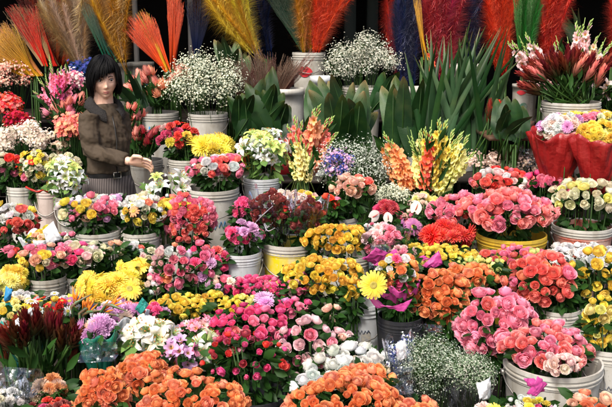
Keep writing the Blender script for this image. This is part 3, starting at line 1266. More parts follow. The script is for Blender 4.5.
def make_bucket(px, py, pw, style, Y, what, *opts):
    """bucket whose rim spans pw photo pixels at (px, py=front rim line)"""
    _NB[0] += 1
    rr = random.Random(_NB[0] * 5 + 1)
    s = ppm(px, py, Y)
    R1 = pw / s / 2
    c0 = at(px, py, Y)
    el = math.atan2(CAM_H - c0.z, Y)
    rim = c0.z + R1 * math.sin(el) * .9
    base = tier(Y)
    H = rim - base
    Hb = min(max(H, .22), .44)
    base = rim - Hb
    Hd = max(Hb, R1 * 1.5)
    tap = .84
    Rz = lambda z: R1 * (tap + (1 - tap) * z / Hb) * .965
    g = Geo()
    prof = [(.001, .0), (Rz(0), 0), (Rz(0) + .002, .01)]
    for q in np.linspace(.1, .92, 6):
        prof.append((Rz(Hb * q), Hb * q))
    prof += [(Rz(Hb), Hb - .05)]
    lathe(g, prof, 32, 0)
    inner = [(Rz(Hb) - .004, Hb - .004), (Rz(Hb * .8) - .006, Hb * .8), (Rz(Hb * .7) - .006, Hb * .7)]
    lathe(g, inner, 32, 0)
    lathe(g, [(Rz(Hb * .7) - .006, Hb * .7), (.001, Hb * .7)], 32, 1)
    b, r_, word = STY[style]
    t = thing('plastic_bucket', '%s plastic bucket holding %s' % (word, what.replace('the the', 'the')), 'bucket', (c0.x, Y, base), 'plastic flower buckets')
    part('bucket_wall', hard(g.mesh('bucket_wall', [M[b], M['water_and_dark']])), t)
    g = Geo()
    e = R1
    k = rr.uniform(.9, 1.2)
    k *= .68
    rp = [(Rz(Hb) - .004, Hb - .004), (Rz(Hb) - .003, Hb + .001), (e * .99, Hb + .001), (e * .992, Hb - .02 * k), (e * .965, Hb - .021 * k), (e * .963, Hb - .033 * k),
          (e * 1.0, Hb - .034 * k), (e * 1.0, Hb - .040 * k), (e * .963, Hb - .041 * k), (e * .955, Hb - .055 * k), (e * .985, Hb - .056 * k), (e * .985, Hb - .061 * k), (Rz(Hb * .78), Hb - .062 * k)]
    lathe(g, rp, 40, 0)
    part('rim', hard(g.mesh('rim', [M[r_]])), t)
    if style != 'k':
        g = Geo()
        hp = []
        tiltb = rr.choice((-1, 1)) * .0
        for i in range(13):
            an = PI + PI * i / 12
            hp.append((R1 * 1.03 * math.cos(an), -abs(R1 * 1.04 * math.sin(an)) - .0, Hb - .045 - .10 * abs(math.sin(an)) * rr.uniform(.97, 1.03)))
        tube(g, hp, .0033, 5, 0)
        for sx in (-1, 1):
            tube(g, [(sx * R1 * .98, 0, Hb - .045), (sx * R1 * 1.06, 0, Hb - .045)], .012, 8, 0)
        part('handle', g.mesh('handle', [M['wire']]), t)
    if not opts and style != 'k' and rr.random() < .75:
        opts = (rr.choice(('dark_scrawl', 'blue_scrawl', 'dark_scrawl', 'sticker')),)
    elif opts and rr.random() < .4:
        opts = tuple(opts) + ('sticker',)
    for o in opts:
        if o == 'sticker':
            sticker(rr, Rz, Hb, t)
        if o == 'blue_stroke':
            scribble(rr, Rz, Hb * .62, -2.2, .35, .1, M['ink_blue'], t, .006, 2)
        elif o == 'blue_scrawl':
            scribble(rr, Rz, Hb * .5, -1.5, .6, .03, M['ink_blue'], t, .003, 7)
        elif o == 'dark_scrawl':
            scribble(rr, Rz, Hb * .66, -1.9, .7, .014, M['ink_dark'], t, .0022, 9)
        elif o == 'red_scrawl':
            scribble(rr, Rz, Hb * .6, -1.7, .5, .02, M['ink_red'], t, .003, 6)
    R_ = {'base_z': base, 'rad': R1 * .8, 'thing': t}
    return R_
GR = 'bunches of roses'
# ================================================================= foreground row
bunch('orange roses at the bottom left, beside the dark red carnations', 'rose_bunch', 'rose', 104, 396, 28, 32, 13, {'orange': 5, 'salmon': 4}, group=GR, Y=2.42, gap=.6, leafm='leaf')
bunch('orange roses in front of the white lilies, smaller clump', 'rose_bunch', 'rose', 143, 376, 30, 26, 13.5, {'orange': 5, 'salmon': 4}, group=GR, Y=2.62, gap=.6)
bunch('widest orange rose bunch in the foreground, below the pink and lilac blossoms', 'rose_bunch', 'rose', 192, 402, 56, 36, 13.5, {'orange': 6, 'salmon': 4}, group=GR, Y=2.4, gap=.6)
bunch('orange roses massed at the bottom edge in front of the white roses', 'rose_bunch', 'rose', 340, 406, 56, 38, 15, {'orange': 6, 'salmon': 3}, group=GR, Y=2.4, gap=.6)
bunch('orange roses tied loosely above the bottom mass, overlapping the white roses', 'rose_bunch', 'rose', 364, 376, 30, 17, 15, {'orange': 6, 'salmon': 2}, group=GR, Y=2.55, gap=.6)
bunch('orange roses low at the foot of the grey gypsophila', 'rose_bunch', 'rose', 404, 408, 34, 18, 14, {'orange': 5, 'salmon': 4}, group=GR, Y=2.42, gap=.7)
bunch('white roses open and half open, between the red roses and the gypsophila', 'rose_bunch', 'rose', 350, 360, 50, 22, 18.5, {'white': 6, 'cream': 1}, group=GR, Y=2.78, gap=.72, tag=False)
bunch('white roses leaning left beside the pale pink roses', 'rose_bunch', 'rose', 312, 380, 24, 15, 18, 'white', group=GR, Y=2.7, gap=.72)
bunch('red rosebuds held over a mass of dark leaves, between orange roses', 'rose_bunch', {'rosebud': 3, 'rose': 2}, 247, 358, 42, 26, 11, {'red': 4, 'crimson': 3, 'hot pink': 1}, group=GR, Y=2.72, gap=1.25, leaves=300, lsize=.055, tag=False, low=1.6,
      bucket=(255, 404, 62, 'k'), short='red rosebuds')
bunch('coral pink roses beside the white lily bunch, above the red rosebuds', 'rose_bunch', 'rose_pale', 232, 338, 22, 16, 14, {'pink': 4, 'coral': 2}, group=GR, Y=2.95, tag=False)
bunch('hot pink roses at the middle of the foreground above the red rosebuds', 'rose_bunch', 'rose', 250, 322, 38, 22, 12, {'hot pink': 6, 'magenta': 2, 'pink': 1}, group=GR, Y=3.0, gap=.85, leaves=200)
bunch('pale pink roses spaced in dark leaves, left of the white roses', 'rose_bunch', 'rose_pale', 306, 345, 32, 36, 15, {'pale pink': 5, 'pink': 2}, group=GR, Y=2.85, gap=1.0, leaves=260)
bunch('pink roses in the white bucket at the bottom right, pale ones in front', 'rose_bunch', 'rose_pale', 546, 349, 47, 25, 15, {'pink': 5, 'coral': 4}, group=GR, bucket=(552, 376, 97, 'w', 'red_scrawl'), short='pink roses at the bottom right', gap=.75)
bunch('blush pink roses in the front of the bottom right bucket', 'rose_bunch', 'rose_pale', 562, 362, 19, 13, 12, 'blush', group=GR, Y=2.6, gap=.75, leaves=0)
bunch('peach roses at the bottom right corner of the photo', 'rose_bunch', 'rose', 592, 402, 28, 16, 15, {'peach': 4, 'salmon': 4}, group=GR, Y=2.45)
bunch('butter yellow roses in a white bucket at the right edge', 'rose_bunch', 'rose', 600, 326, 19, 28, 13, {'lemon': 3, 'yellow': 4}, group=GR, bucket=(606, 352, 58, 'w'), short='butter yellow roses at the right edge', Y=2.85, gap=.72)
bunch('pink roses with frilled pale edges, densest round bunch right of centre', 'rose_bunch', 'rose_pale', 494, 318, 40, 33, 17, {'pink': 7, 'coral': 1}, group=GR, Y=2.95, gap=.68)
bunch('pink roses trailing left of the bottom right bucket', 'rose_bunch', 'rose_pale', 520, 336, 27, 30, 15, {'pink': 5, 'coral': 3}, group=GR, Y=2.98, gap=.72)
bunch('orange roses in a long bunch right of the yellow gerbera', 'rose_bunch', 'rose', 434, 292, 35, 27, 13, {'orange': 7, 'salmon': 1}, group=GR, Y=3.1, gap=.72)
bunch('orange roses hanging at the left of the big pink rose bunch', 'rose_bunch', 'rose', 450, 306, 18, 20, 13, {'orange': 7}, group=GR, Y=3.02, gap=.72)
bunch('orange roses behind the pink ones, under the yellow buds', 'rose_bunch', 'rose', 468, 273, 30, 15, 13, {'orange': 5, 'salmon': 2}, group=GR, Y=3.3, gap=.72)
bunch('salmon and coral roses in the bucket right of the big pink bunch', 'rose_bunch', 'rose', 540, 282, 38, 28, 14, {'salmon': 3, 'coral': 6, 'pink': 1}, group=GR, bucket=(557, 313, 46, 'w', 'dark_scrawl'), short='salmon and coral roses', gap=.78)
bunch('coral and orange tipped roses at the right of the salmon bunch', 'rose_bunch', 'rose_two', 562, 284, 17, 16, 14, {'coral': 4, 'salmon': 2}, group=GR, Y=3.15, gap=.8)
bunch('yellow roses wide apart in dark leaves at the right edge', 'rose_bunch', 'rose', 595, 275, 28, 27, 14, {'yellow': 5, 'golden': 1}, group=GR, bucket=(598, 312, 50, 'w', 'dark_scrawl'), short='yellow roses at the right edge', gap=1.0, leaves=260, tag=False)
bunch('white ruffled carnations in front of the cream rose bucket', 'carnation_bunch', {'carnation': 2, 'rose': 1}, 584, 254, 38, 15, 12, 'white', group='bunches of carnations', Y=3.65, gap=.72)
bunch('cream yellow roses in the white rimmed bucket at the right', 'rose_bunch', 'rose', 584, 199, 35, 19, 12, {'cream': 4, 'lemon': 2}, group=GR, bucket=(582, 231, 60, 'r', 'dark_scrawl'), short='cream yellow roses', gap=.85, tag=False, leaves=220, low=1.8)
bunch('large spread of pink roses over the yellow bucket at the right', 'rose_bunch', 'rose_pale', 508, 212, 46, 22, 15, {'pink': 4, 'coral': 5}, group=GR, bucket=(511, 241, 70, 'y', 'dark_scrawl'), short='pink roses', gap=.7)
bunch('pink roses at the left end of the spread above the yellow bucket', 'rose_bunch', 'rose_pale', 460, 207, 32, 18, 13, {'pink': 6, 'coral': 2}, group=GR, Y=3.95, gap=.72)
bunch('multicoloured roses below the brown shelf, white and pink at the left', 'rose_bunch', 'rose', 500, 178, 30, 14, 11, {'white': 3, 'coral': 2, 'red': 2, 'pink': 3, 'pale pink': 2, 'orange': 1}, group=GR, Y=4.4)
bunch('multicoloured roses in front of the red paper cone, orange and pink', 'rose_bunch', 'rose', 550, 179, 28, 13, 12, {'orange': 3, 'pink': 3, 'scarlet': 3, 'hot pink': 1, 'peach': 2}, group=GR, Y=4.35)
bunch('red and coral roses under the red paper cones at the right edge', 'rose_bunch', 'rose', 597, 176, 20, 12, 12, {'red': 4, 'coral': 4, 'hot pink': 2}, group=GR, Y=4.5)
bunch('pink and coral roses with a few cream buds right of the red chrysanthemums', 'rose_bunch', {'rose': 5, 'rosebud': 1}, 515, 256, 34, 14, 11, {'pink': 6, 'coral': 4, 'green': 1}, group=GR, Y=3.55)
# ================================================================= centre
bunch('small yellow roses right of the magenta bow', 'rose_bunch', 'rose', 432, 251, 42, 11, 10, {'yellow': 5, 'lemon': 1}, group=GR, Y=3.55, tag=False)
bunch('creamy green rosebuds above the orange roses', 'rose_bunch', 'rosebud', 480, 262, 24, 9, 9, {'lemon': 2, 'green': 3}, group=GR, Y=3.4, tag=False)
bunch('large red chrysanthemums left of the yellow bucket at the right', 'chrysanthemum_bunch', 'mum', 449, 231, 27, 15, 22, 'red', group='bunches of chrysanthemums', Y=3.75, gap=.5, leaves=30)
bunch('mauve gerbera daisies with pink carnations left of the red chrysanthemums', 'gerbera_bunch', {'gerbera': 1, 'carnation': 1}, 410, 224, 15, 12, 16, {'mauve': 3, 'pink': 2}, group='bunches of gerberas', Y=3.85, gap=.7)
bunch('yellow roses evenly spaced over a white bucket in the centre', 'rose_bunch', 'rose', 337, 241, 32, 17, 11, {'yellow': 3, 'golden': 4}, group=GR, bucket=(346, 259, 52, 'w'), short='evenly spaced yellow roses in the centre', tag=False, low=1.5)
bunch('golden yellow roses heaped below the yellow bucket in the centre', 'rose_bunch', 'rose', 322, 278, 38, 21, 12, {'yellow': 3, 'golden': 5}, group=GR, Y=3.35, tag=False, bucket=(361, 307, 46, 'g', 'dark_scrawl'), short='golden yellow roses')
bunch('golden roses hanging over the grey white bucket left of the gerbera', 'rose_bunch', 'rose', 352, 287, 11, 12, 12, 'golden', group=GR, Y=3.25, leaves=110)
bunch('yellow gerbera bouquet with white, pink and orange roses in magenta paper', 'mixed_bouquet', {'rose': 4, 'daisy': 1, 'carnation': 1}, 397, 277, 22, 22, 11, {'white': 4, 'orange': 3, 'hot pink': 2, 'yellow': 2}, group='wrapped bouquets', Y=3.05, wrap=('magenta', -.45, 1.0, .1), gap=.75,
      bucket=(400, 322, 46, 'k'), short='the gerbera bouquet')
g_ = thing('gerbera', 'single big pale yellow gerbera facing forward left of the magenta wrap', 'flower', at(373, 285, 2.92))
part('flower_head', PM['gerbera'][0], g_, (0, 0, 0), (rad(78), 0, rad(8)), colour('yellow', R), scale=.105)
_g = Geo()
tube(_g, [(0, .01, 0), (.02, .1, -.1), (.05, .24, -.34)], [.004, .004, .004], 6)
part('stem', _g.mesh('stem', [M['stem']]), g_)
bunch('pink carnations in clear film behind the gerbera bouquet', 'carnation_bunch', 'carnation', 385, 237, 22, 18, 12, {'pink': 4, 'pale pink': 3}, group='bunches of carnations', Y=3.6, wrap=('cello', .4, 1.15, .2), gap=.7, tag=False)
bunch('peach roses with red ones beside the white flower spray', 'rose_bunch', 'rose_pale', 352, 189, 24, 14, 12, {'peach': 7, 'scarlet': 1}, group=GR, bucket=(338, 220, 40, 'w'), short='peach roses', tag=False)
bunch('pink and scarlet roses left of the peach roses', 'rose_bunch', 'rose', 332, 199, 14, 8, 11, {'pink': 3, 'scarlet': 3}, group=GR, Y=4.0)
bunch('magenta chrysanthemums below the peach roses', 'chrysanthemum_bunch', 'mum', 387, 205, 16, 9, 15, {'magenta': 3, 'crimson': 2}, group='bunches of chrysanthemums', Y=4.05, gap=.6, leaves=30, tag=False)
bunch('dark red roses in film over the yellow bucket, left bunch', 'rose_bunch', 'rose', 271, 212, 21, 19, 9, {'dark red': 6, 'red': 1}, group=GR, bucket=(289, 247, 54, 'p', 'dark_scrawl'), short='two dark red rose bunches', wrap=('cello', .75, 1.1, .16), gap=.7, tag=False)
bunch('dark red roses in film over the yellow bucket, right bunch', 'rose_bunch', 'rose', 308, 215, 17, 20, 9.5, {'dark red': 6, 'red': 1}, group=GR, Y=3.72, wrap=('cello', .85, 1.2, .16), gap=.75, tag=False)
bunch('hot pink carnations left of the dark red roses', 'carnation_bunch', 'carnation', 242, 206, 12, 11, 12, 'hot pink', group='bunches of carnations', Y=3.95, gap=.6)
bunch('white and lilac small carnations under the white lily bucket', 'carnation_bunch', 'carnation', 290, 195, 26, 8, 9, {'blush': 5, 'yellow': 1}, group='bunches of carnations', Y=4.15, gap=.7)
bunch('pink and magenta carnations over the pale bucket left of the yellow one', 'carnation_bunch', {'carnation': 2, 'rose': 1}, 243, 236, 21, 14, 12, {'hot pink': 3, 'magenta': 2, 'lilac': 3, 'pink': 2}, group='bunches of carnations', bucket=(241, 256, 42, 'g'), short='pink and magenta carnations')
bunch('red, pink and coral gerberas below the round coral rose bunch', 'gerbera_bunch', {'carnation': 3, 'rose': 1}, 215, 256, 17, 16, 13, {'pink': 4, 'coral': 3, 'hot pink': 2}, group='bunches of gerberas', Y=3.6)
bunch('small magenta roses under the yellow bucket', 'rose_bunch', 'rose', 256, 283, 34, 11, 9.5, {'hot pink': 4, 'magenta': 3, 'pink': 2}, group=GR, Y=3.4, leaves=200)
bunch('purple chrysanthemum with yellow sprays among the magenta roses', 'chrysanthemum_bunch', 'mum', 266, 297, 11, 8, 19, 'lilac', group='bunches of chrysanthemums', Y=3.12, gap=.7, leaves=20)
bunch('yellow small roses behind the hot pink roses', 'rose_bunch', 'rose', 240, 303, 20, 11, 9, {'yellow': 4, 'lemon': 1}, group=GR, Y=3.2, tag=False)
bunch('pink and lilac roses right of the purple chrysanthemum', 'rose_bunch', 'rose', 292, 304, 22, 10, 11, {'pink': 3, 'lilac': 2, 'hot pink': 2}, group=GR, Y=3.15)
bunch('yellow small roses at the left of the hot pink roses', 'rose_bunch', 'rose', 182, 303, 30, 13, 10.5, {'yellow': 5, 'golden': 1}, group=GR, Y=3.2, tag=False)
bunch('yellow small roses below the pink gerberas', 'rose_bunch', 'rose', 212, 300, 16, 11, 10, {'yellow': 4, 'golden': 2}, group=GR, Y=3.28, tag=False)
bunch('pale pink and lilac small roses behind the left yellow roses', 'rose_bunch', {'rose': 3, 'carnation': 1}, 224, 283, 17, 11, 10, {'pink': 3, 'blush': 3, 'lilac': 3, 'hot pink': 1}, group=GR, Y=3.38)
bunch('blush and white roses peeping out right of the golden gerberas', 'rose_bunch', 'rose', 152, 284, 13, 10, 10, {'blush': 3, 'white': 3, 'peach': 1}, group=GR, Y=3.35)
bunch('white and pink small roses in front of the bucket with dark red roses', 'rose_bunch', 'rose', 296, 285, 15, 9, 10, {'pink': 3, 'hot pink': 3, 'pale pink': 2}, group=GR, Y=3.28)
bunch('pale yellow and white small carnations left of the stained bucket', 'carnation_bunch', 'carnation', 22, 296, 18, 8, 9, {'white': 3, 'lemon': 2, 'cream': 2}, group='bunches of carnations', Y=3.25)
bunch('pink carnations under the white anthuriums', 'carnation_bunch', 'carnation', 400, 250, 15, 8, 11, {'pink': 3, 'pale pink': 3}, group='bunches of carnations', Y=3.45, tag=False)
bunch('peach and pale pink roses leaning over the grey bucket below the gerbera', 'rose_bunch', 'rose_pale', 332, 312, 13, 13, 14, {'pale pink': 3, 'peach': 3}, group=GR, Y=3.05)
bunch('hot pink and red small roses left of the coral pink roses', 'rose_bunch', 'rose', 222, 318, 15, 9, 11, {'hot pink': 4, 'pink': 2}, group=GR, Y=3.1)
bunch('pink and cream carnations left of the pink white roses in the middle', 'carnation_bunch', {'carnation': 2, 'rose': 1}, 150, 256, 12, 10, 10, {'pale pink': 3, 'cream': 3}, group='bunches of carnations', Y=3.6)
bunch('small red and pink roses over the leaves left of the yellow pompons', 'rose_bunch', 'rose', 12, 250, 15, 8, 11, {'red': 2, 'pink': 3, 'white': 2}, group=GR, Y=3.65)
bunch('small pink and yellow roses right under the yellow bucket rim', 'rose_bunch', 'rose', 296, 268, 13, 7, 10, {'pink': 3, 'golden': 3, 'hot pink': 1}, group=GR, Y=3.42)
bunch('peach roses peeping out above the white roses', 'rose_bunch', 'rose_pale', 340, 334, 13, 9, 13, {'peach': 3, 'pale pink': 3}, group=GR, Y=2.95)
bunch('pale yellow and blush carnations under the yellow gladioli', 'carnation_bunch', 'carnation', 424, 200, 16, 10, 10, {'lemon': 4, 'blush': 3}, group='bunches of carnations', Y=4.1, tag=False)
bunch('white and pink small carnations behind the magenta paper', 'carnation_bunch', 'carnation', 372, 225, 12, 7, 9, {'white': 3, 'pink': 2}, group='bunches of carnations', Y=3.8, tag=False)
bunch('yellow small roses over the leaves above the orange roses', 'rose_bunch', 'rose', 405, 262, 13, 8, 10, {'yellow': 4, 'lemon': 1}, group=GR, Y=3.3, tag=False)
bunch('pink and blush roses right of the mixed roses at the left edge', 'rose_bunch', {'rose': 3, 'carnation': 1}, 62, 236, 13, 8, 10, {'pink': 3, 'blush': 3, 'cream': 1}, group=GR, Y=3.75)
bunch('coral and white roses left of the hanging pink white ones', 'rose_bunch', 'rose', 138, 246, 12, 7, 10, {'coral': 3, 'white': 3, 'peach': 2}, group=GR, Y=3.7)
bunch('lilac and white carnations above the lavender bouquet', 'carnation_bunch', 'carnation', 112, 303, 18, 8, 10, {'lilac': 4, 'white': 3, 'pale pink': 2}, group='bunches of carnations', Y=3.2)
bunch('pink and cream roses between the peach roses and the pink spread', 'rose_bunch', 'rose', 408, 214, 12, 9, 10, {'pink': 3, 'blush': 2}, group=GR, Y=3.95)
bunch('mixed pink roses right of the white lilies in the lower left', 'rose_bunch', 'rose', 226, 330, 12, 8, 11, {'pink': 3, 'pale pink': 2}, group=GR, Y=3.02)
cloud('thin white gypsophila below the orange gladioli', 'gypsophila_bunch', 392, 196, 18, 13, ['greyish white'], 1100, .0078, Y=4.15, group='bunches of gypsophila')
spray('dark green drooping leaves beside the red banded container', 'leaf_bundle', 'blade', 510, 148, [(494, 112), (506, 104), (518, 108), (526, 118)], 9, ['deep', 'shade'], 4.5, w=.5, dY=.06, group='bundles of broad leaves', bw=10, tag=False)
# ================================================================= left half, middle
bunch('coral pink roses in a tight round bunch left of the yellow bucket', 'rose_bunch', 'rose', 190, 222, 26, 25, 10.5, {'pink': 5, 'coral': 6}, group=GR, gap=.66, Y=3.95, bucket=(183, 252, 42, 'w'), short='the tight coral rose bunch')
bunch('pink and white roses falling from behind the coral rose bunch', 'rose_bunch', {'rose': 3, 'carnation': 1}, 172, 264, 24, 24, 12, {'pale pink': 3, 'white': 5, 'pink': 2, 'salmon': 1}, group=GR, Y=3.4)
bunch('pink and lilac roses right of the pink and white ones', 'rose_bunch', {'rose': 3, 'carnation': 1}, 200, 262, 17, 24, 12, {'pink': 4, 'hot pink': 2, 'lilac': 2}, group=GR, Y=3.42)
bunch('yellow and white roses below the woman, right one', 'rose_bunch', {'rose': 3, 'daisy': 1}, 142, 212, 27, 17, 11, {'yellow': 5, 'white': 4, 'salmon': 1, 'cream': 2}, group=GR, bucket=(141, 235, 39, 'w', 'blue_scrawl'), short='yellow and white roses')
bunch('pink, yellow and cream roses below the woman, left one', 'rose_bunch', 'rose', 90, 212, 30, 16, 12, {'pink': 3, 'yellow': 3, 'peach': 2, 'cream': 2, 'lilac': 1, 'white': 1}, group=GR, bucket=(97, 235, 47, 'w', 'dark_scrawl'), short='pink, yellow and cream roses')
bunch('white and lilac roses in a row just below the woman hips', 'rose_bunch', 'rose', 108, 200, 38, 9, 10, {'white': 5, 'lilac': 3, 'blush': 3, 'lemon': 1}, group=GR, Y=4.1)
bunch('coral roses right of the woman under the white lilies', 'rose_bunch', 'rose', 168, 202, 26, 9, 10, {'coral': 4, 'yellow': 2, 'white': 2, 'pink': 2}, group=GR, Y=4.12)
bunch('pink, white and coral roses over the white bucket right of the woman hand', 'rose_bunch', 'rose', 217, 169, 31, 13, 11, {'pink': 3, 'white': 3, 'coral': 3, 'peach': 2, 'hot pink': 1}, group=GR, bucket=(213, 192, 53, 'w', 'blue_scrawl'), short='pink, white and coral roses')
bunch('bright yellow chrysanthemums behind the pink and white roses', 'chrysanthemum_bunch', 'mum', 211, 144, 26, 14, 22, 'yellow', group='bunches of chrysanthemums', Y=4.75, gap=.5, leaves=30)
bunch('magenta and red carnations left of the bright yellow chrysanthemums', 'carnation_bunch', {'carnation': 3, 'daisy': 1}, 178, 138, 22, 15, 11, {'red': 4, 'magenta': 4, 'yellow': 2, 'blush': 2}, group='bunches of carnations', bucket=(187, 161, 38, 'w'), Y=4.85, short='magenta and red carnations')
bunch('deep yellow chrysanthemums in a big heap at the left', 'chrysanthemum_bunch', {'mum': 2, 'gerbera': 1}, 110, 284, 34, 20, 20, 'yellow', group='bunches of chrysanthemums', Y=3.3, gap=.5, leaves=40)
bunch('golden gerberas above the heap of yellow chrysanthemums', 'gerbera_bunch', 'gerbera', 134, 264, 20, 14, 18, {'golden': 3, 'yellow': 3}, group='bunches of gerberas', Y=3.45, gap=.6, leaves=40, tag=False)
bunch('golden orange gerberas left of the yellow heap', 'gerbera_bunch', 'gerbera', 86, 280, 14, 16, 16, {'golden': 5}, group='bunches of gerberas', Y=3.32, gap=.6, leaves=40, tag=False)
bunch('pale yellow pompon chrysanthemum ball at the left edge', 'chrysanthemum_bunch', 'pom', 12, 277, 17, 14, 13, {'yellow': 1, 'lemon': 2}, group='bunches of chrysanthemums', Y=3.35, gap=.5, leaves=30, tag=False)
bunch('mixed pink, peach and gold roses over the stained bucket at the left', 'rose_bunch', {'rose': 3, 'carnation': 1}, 42, 259, 29, 16, 12, {'pink': 4, 'peach': 3, 'yellow': 2, 'coral': 2, 'cream': 1}, group=GR, bucket=(47, 281, 40, 'd', 'dark_scrawl'), short='mixed pink, peach and gold roses')
bunch('magenta and cream roses with yellow ones left of the golden gerberas', 'rose_bunch', 'rose', 82, 256, 28, 13, 12, {'hot pink': 3, 'cream': 3, 'pale pink': 3, 'orange': 1, 'yellow': 1}, group=GR, Y=3.5, bucket=(78, 279, 30, 'w'), short='magenta and cream roses')
bunch('pale peach roses between two buckets at the left', 'rose_bunch', 'rose', 112, 246, 15, 9, 11, {'peach': 2, 'blush': 3, 'cream': 2}, group=GR, Y=3.55)
bunch('red and white roses with yellow at the left edge', 'rose_bunch', {'rose': 3, 'carnation': 1}, 15, 218, 27, 20, 12, {'red': 3, 'white': 2, 'coral': 3, 'yellow': 2, 'pink': 1, 'peach': 1}, group=GR, Y=3.95)
bunch('small yellow, green and white roses wrapped in grey paper at the left', 'mixed_bouquet', {'rose': 1, 'carnation': 1}, 46, 236, 19, 11, 11, {'yellow': 2, 'cream': 2, 'peach': 1}, group='wrapped bouquets', Y=3.8, wrap=('white', .1, 1.3, .12))
bunch('pink and red roses at the far left over the first bucket', 'rose_bunch', 'rose', 10, 166, 17, 13, 11, {'pink': 2, 'red': 3, 'cream': 1}, group=GR, bucket=(22, 188, 30, 'w', 'dark_scrawl'), short='pink and red roses at the far left', Y=4.7, leaves=200)
bunch('yellow, white and pink freesia like blossoms left of the lilies', 'mixed_bouquet', {'carnation': 2, 'daisy': 1}, 36, 168, 18, 17, 8, {'yellow': 4, 'cream': 3, 'pink': 1, 'red': 2}, group='wrapped bouquets', Y=4.65, bucket=(48, 190, 26, 'n'), short='yellow, white and pink blossoms')
bunch('cream hydrangea like carnations beside the woman, left', 'carnation_bunch', 'carnation', 64, 161, 19, 11, 9, {'cream': 5, 'green': 2}, group='bunches of carnations', Y=4.75, tag=False)
bunch('pale beige carnations behind the cream ones, left of the woman', 'carnation_bunch', 'carnation', 60, 146, 11, 8, 8, {'tan': 3, 'blush': 3}, group='bunches of carnations', Y=5.0)
bunch('white lilies with pale green buds left of the woman waist', 'lily_bunch', {'lily': 4, 'bud': 3}, 67, 179, 23, 20, 16, {'white': 4, 'green': 2}, group='bunches of lilies', bucket=(72, 199, 34, 'd'), short='white lilies left of the woman', gap=.5, tag=False, leafm='leaf_light', lsize=.06)
bunch('white lilies below the woman hand', 'lily_bunch', {'lily': 5, 'bud': 2}, 166, 184, 25, 17, 21, {'white': 4, 'green': 1}, group='bunches of lilies', Y=4.4, gap=.55, tag=False, leafm='leaf_light', lsize=.07)
bunch('white lilies with many green buds over a white bucket, behind the dark red roses', 'lily_bunch', {'lily': 5, 'bud': 4}, 264, 152, 28, 22, 17, {'white': 4, 'green': 2}, group='bunches of lilies', bucket=(262, 180, 38, 'g', 'dark_scrawl'), short='the central white lilies', gap=.5, tag=False, leafm='leaf_light', lsize=.07)
bunch('white and cream lilies in the left foreground above the orange roses', 'lily_bunch', {'lily': 5, 'bud': 1}, 148, 332, 32, 21, 27, {'white': 4, 'cream': 2}, group='bunches of lilies', Y=2.9, gap=.42, tag=False, leafm='leaf_light', lsize=.07)
bunch('cream lilies between the lilac blossoms and the red rosebuds', 'lily_bunch', {'lily': 4, 'bud': 1}, 205, 344, 17, 25, 25, {'cream': 3, 'white': 2}, group='bunches of lilies', Y=2.85, gap=.6, tag=False, leafm='leaf_light', lsize=.08)
bunch('lilac and pink orchid like blossoms under the white lilies', 'orchid_bunch', 'freesia', 177, 350, 20, 17, 15, {'lilac': 4, 'pink': 1}, group='bunches of orchids', Y=2.75, gap=.6, tag=False)
bunch('pink tuberose like blossoms behind the cream lilies', 'orchid_bunch', 'freesia', 200, 325, 20, 12, 11, {'pink': 2, 'pale pink': 2}, group='bunches of orchids', Y=3.0, gap=.6, tag=False)
bunch('lilac chrysanthemum bouquet in dark green paper', 'mixed_bouquet', {'mum': 3, 'carnation': 1}, 97, 326, 22, 15, 20, {'lilac': 4, 'peach': 2, 'blush': 1}, group='wrapped bouquets', Y=2.85, wrap=('green', -.3, 1.12, .2), gap=.6, leaves=40)
bunch('lavender and coral carnations in white lace paper behind the lilies', 'mixed_bouquet', {'carnation': 2, 'mum': 1}, 122, 312, 24, 17, 13, {'lilac': 5, 'coral': 2, 'blush': 3}, group='wrapped bouquets', Y=3.05, wrap=('white', .2, 1.2, .15), gap=.7)
bunch('magenta and lilac carnations right of the teal paper', 'carnation_bunch', 'carnation', 152, 311, 16, 12, 11, {'hot pink': 3, 'lilac': 3, 'crimson': 1}, group='bunches of carnations', Y=3.08)
bunch('white, red and blue tipped bouquet in teal paper at the left edge', 'mixed_bouquet', {'carnation': 1, 'daisy': 1, 'rose': 1}, 20, 312, 28, 20, 12, {'white': 3, 'yellow': 2, 'red': 1, 'golden': 1, 'lemon': 2}, group='wrapped bouquets', Y=3.0, wrap=('teal', -.1, 1.15, .2))
bunch('red, gold and pink mixed posy in front of the stained bucket', 'mixed_bouquet', {'rose': 2, 'daisy': 2}, 56, 302, 26, 14, 10, {'red': 4, 'golden': 3, 'white': 2, 'mauve': 1, 'yellow': 2}, group='wrapped bouquets', Y=3.15)
bunch('rust coloured spider chrysanthemums at the bottom left', 'chrysanthemum_bunch', 'mum', 50, 386, 22, 14, 15, {'rust': 4, 'tan': 1}, group='bunches of chrysanthemums', Y=2.55, gap=.6, tag=False)
bunch('dark red carnations along the bottom edge at the left', 'carnation_bunch', 'carnation', 56, 408, 34, 13, 11, {'red': 2, 'dark red': 3, 'magenta': 1}, group='bunches of carnations', Y=2.42, tag=False)
bunch('white fluffy carnations in film at the bottom left corner', 'carnation_bunch', 'carnation', 8, 398, 20, 14, 10, {'white': 4, 'cream': 2}, group='bunches of carnations', Y=2.5, wrap=('cello', .9, 1.25, .1), tag=False)
bunch('yellow daisy bouquet peeping over the bottom edge', 'mixed_bouquet', {'gerbera': 2, 'carnation': 1}, 497, 408, 22, 11, 20, {'yellow': 5, 'lemon': 1, 'blush': 1}, group='wrapped bouquets', Y=2.38, gap=.6)
bunch('small white, magenta and yellow bouquet in front of the bottom right bucket', 'mixed_bouquet', {'rose': 2, 'carnation': 1}, 530, 404, 28, 12, 11, {'white': 4, 'yellow': 3, 'hot pink': 2, 'lilac': 1}, group='wrapped bouquets', Y=2.4)
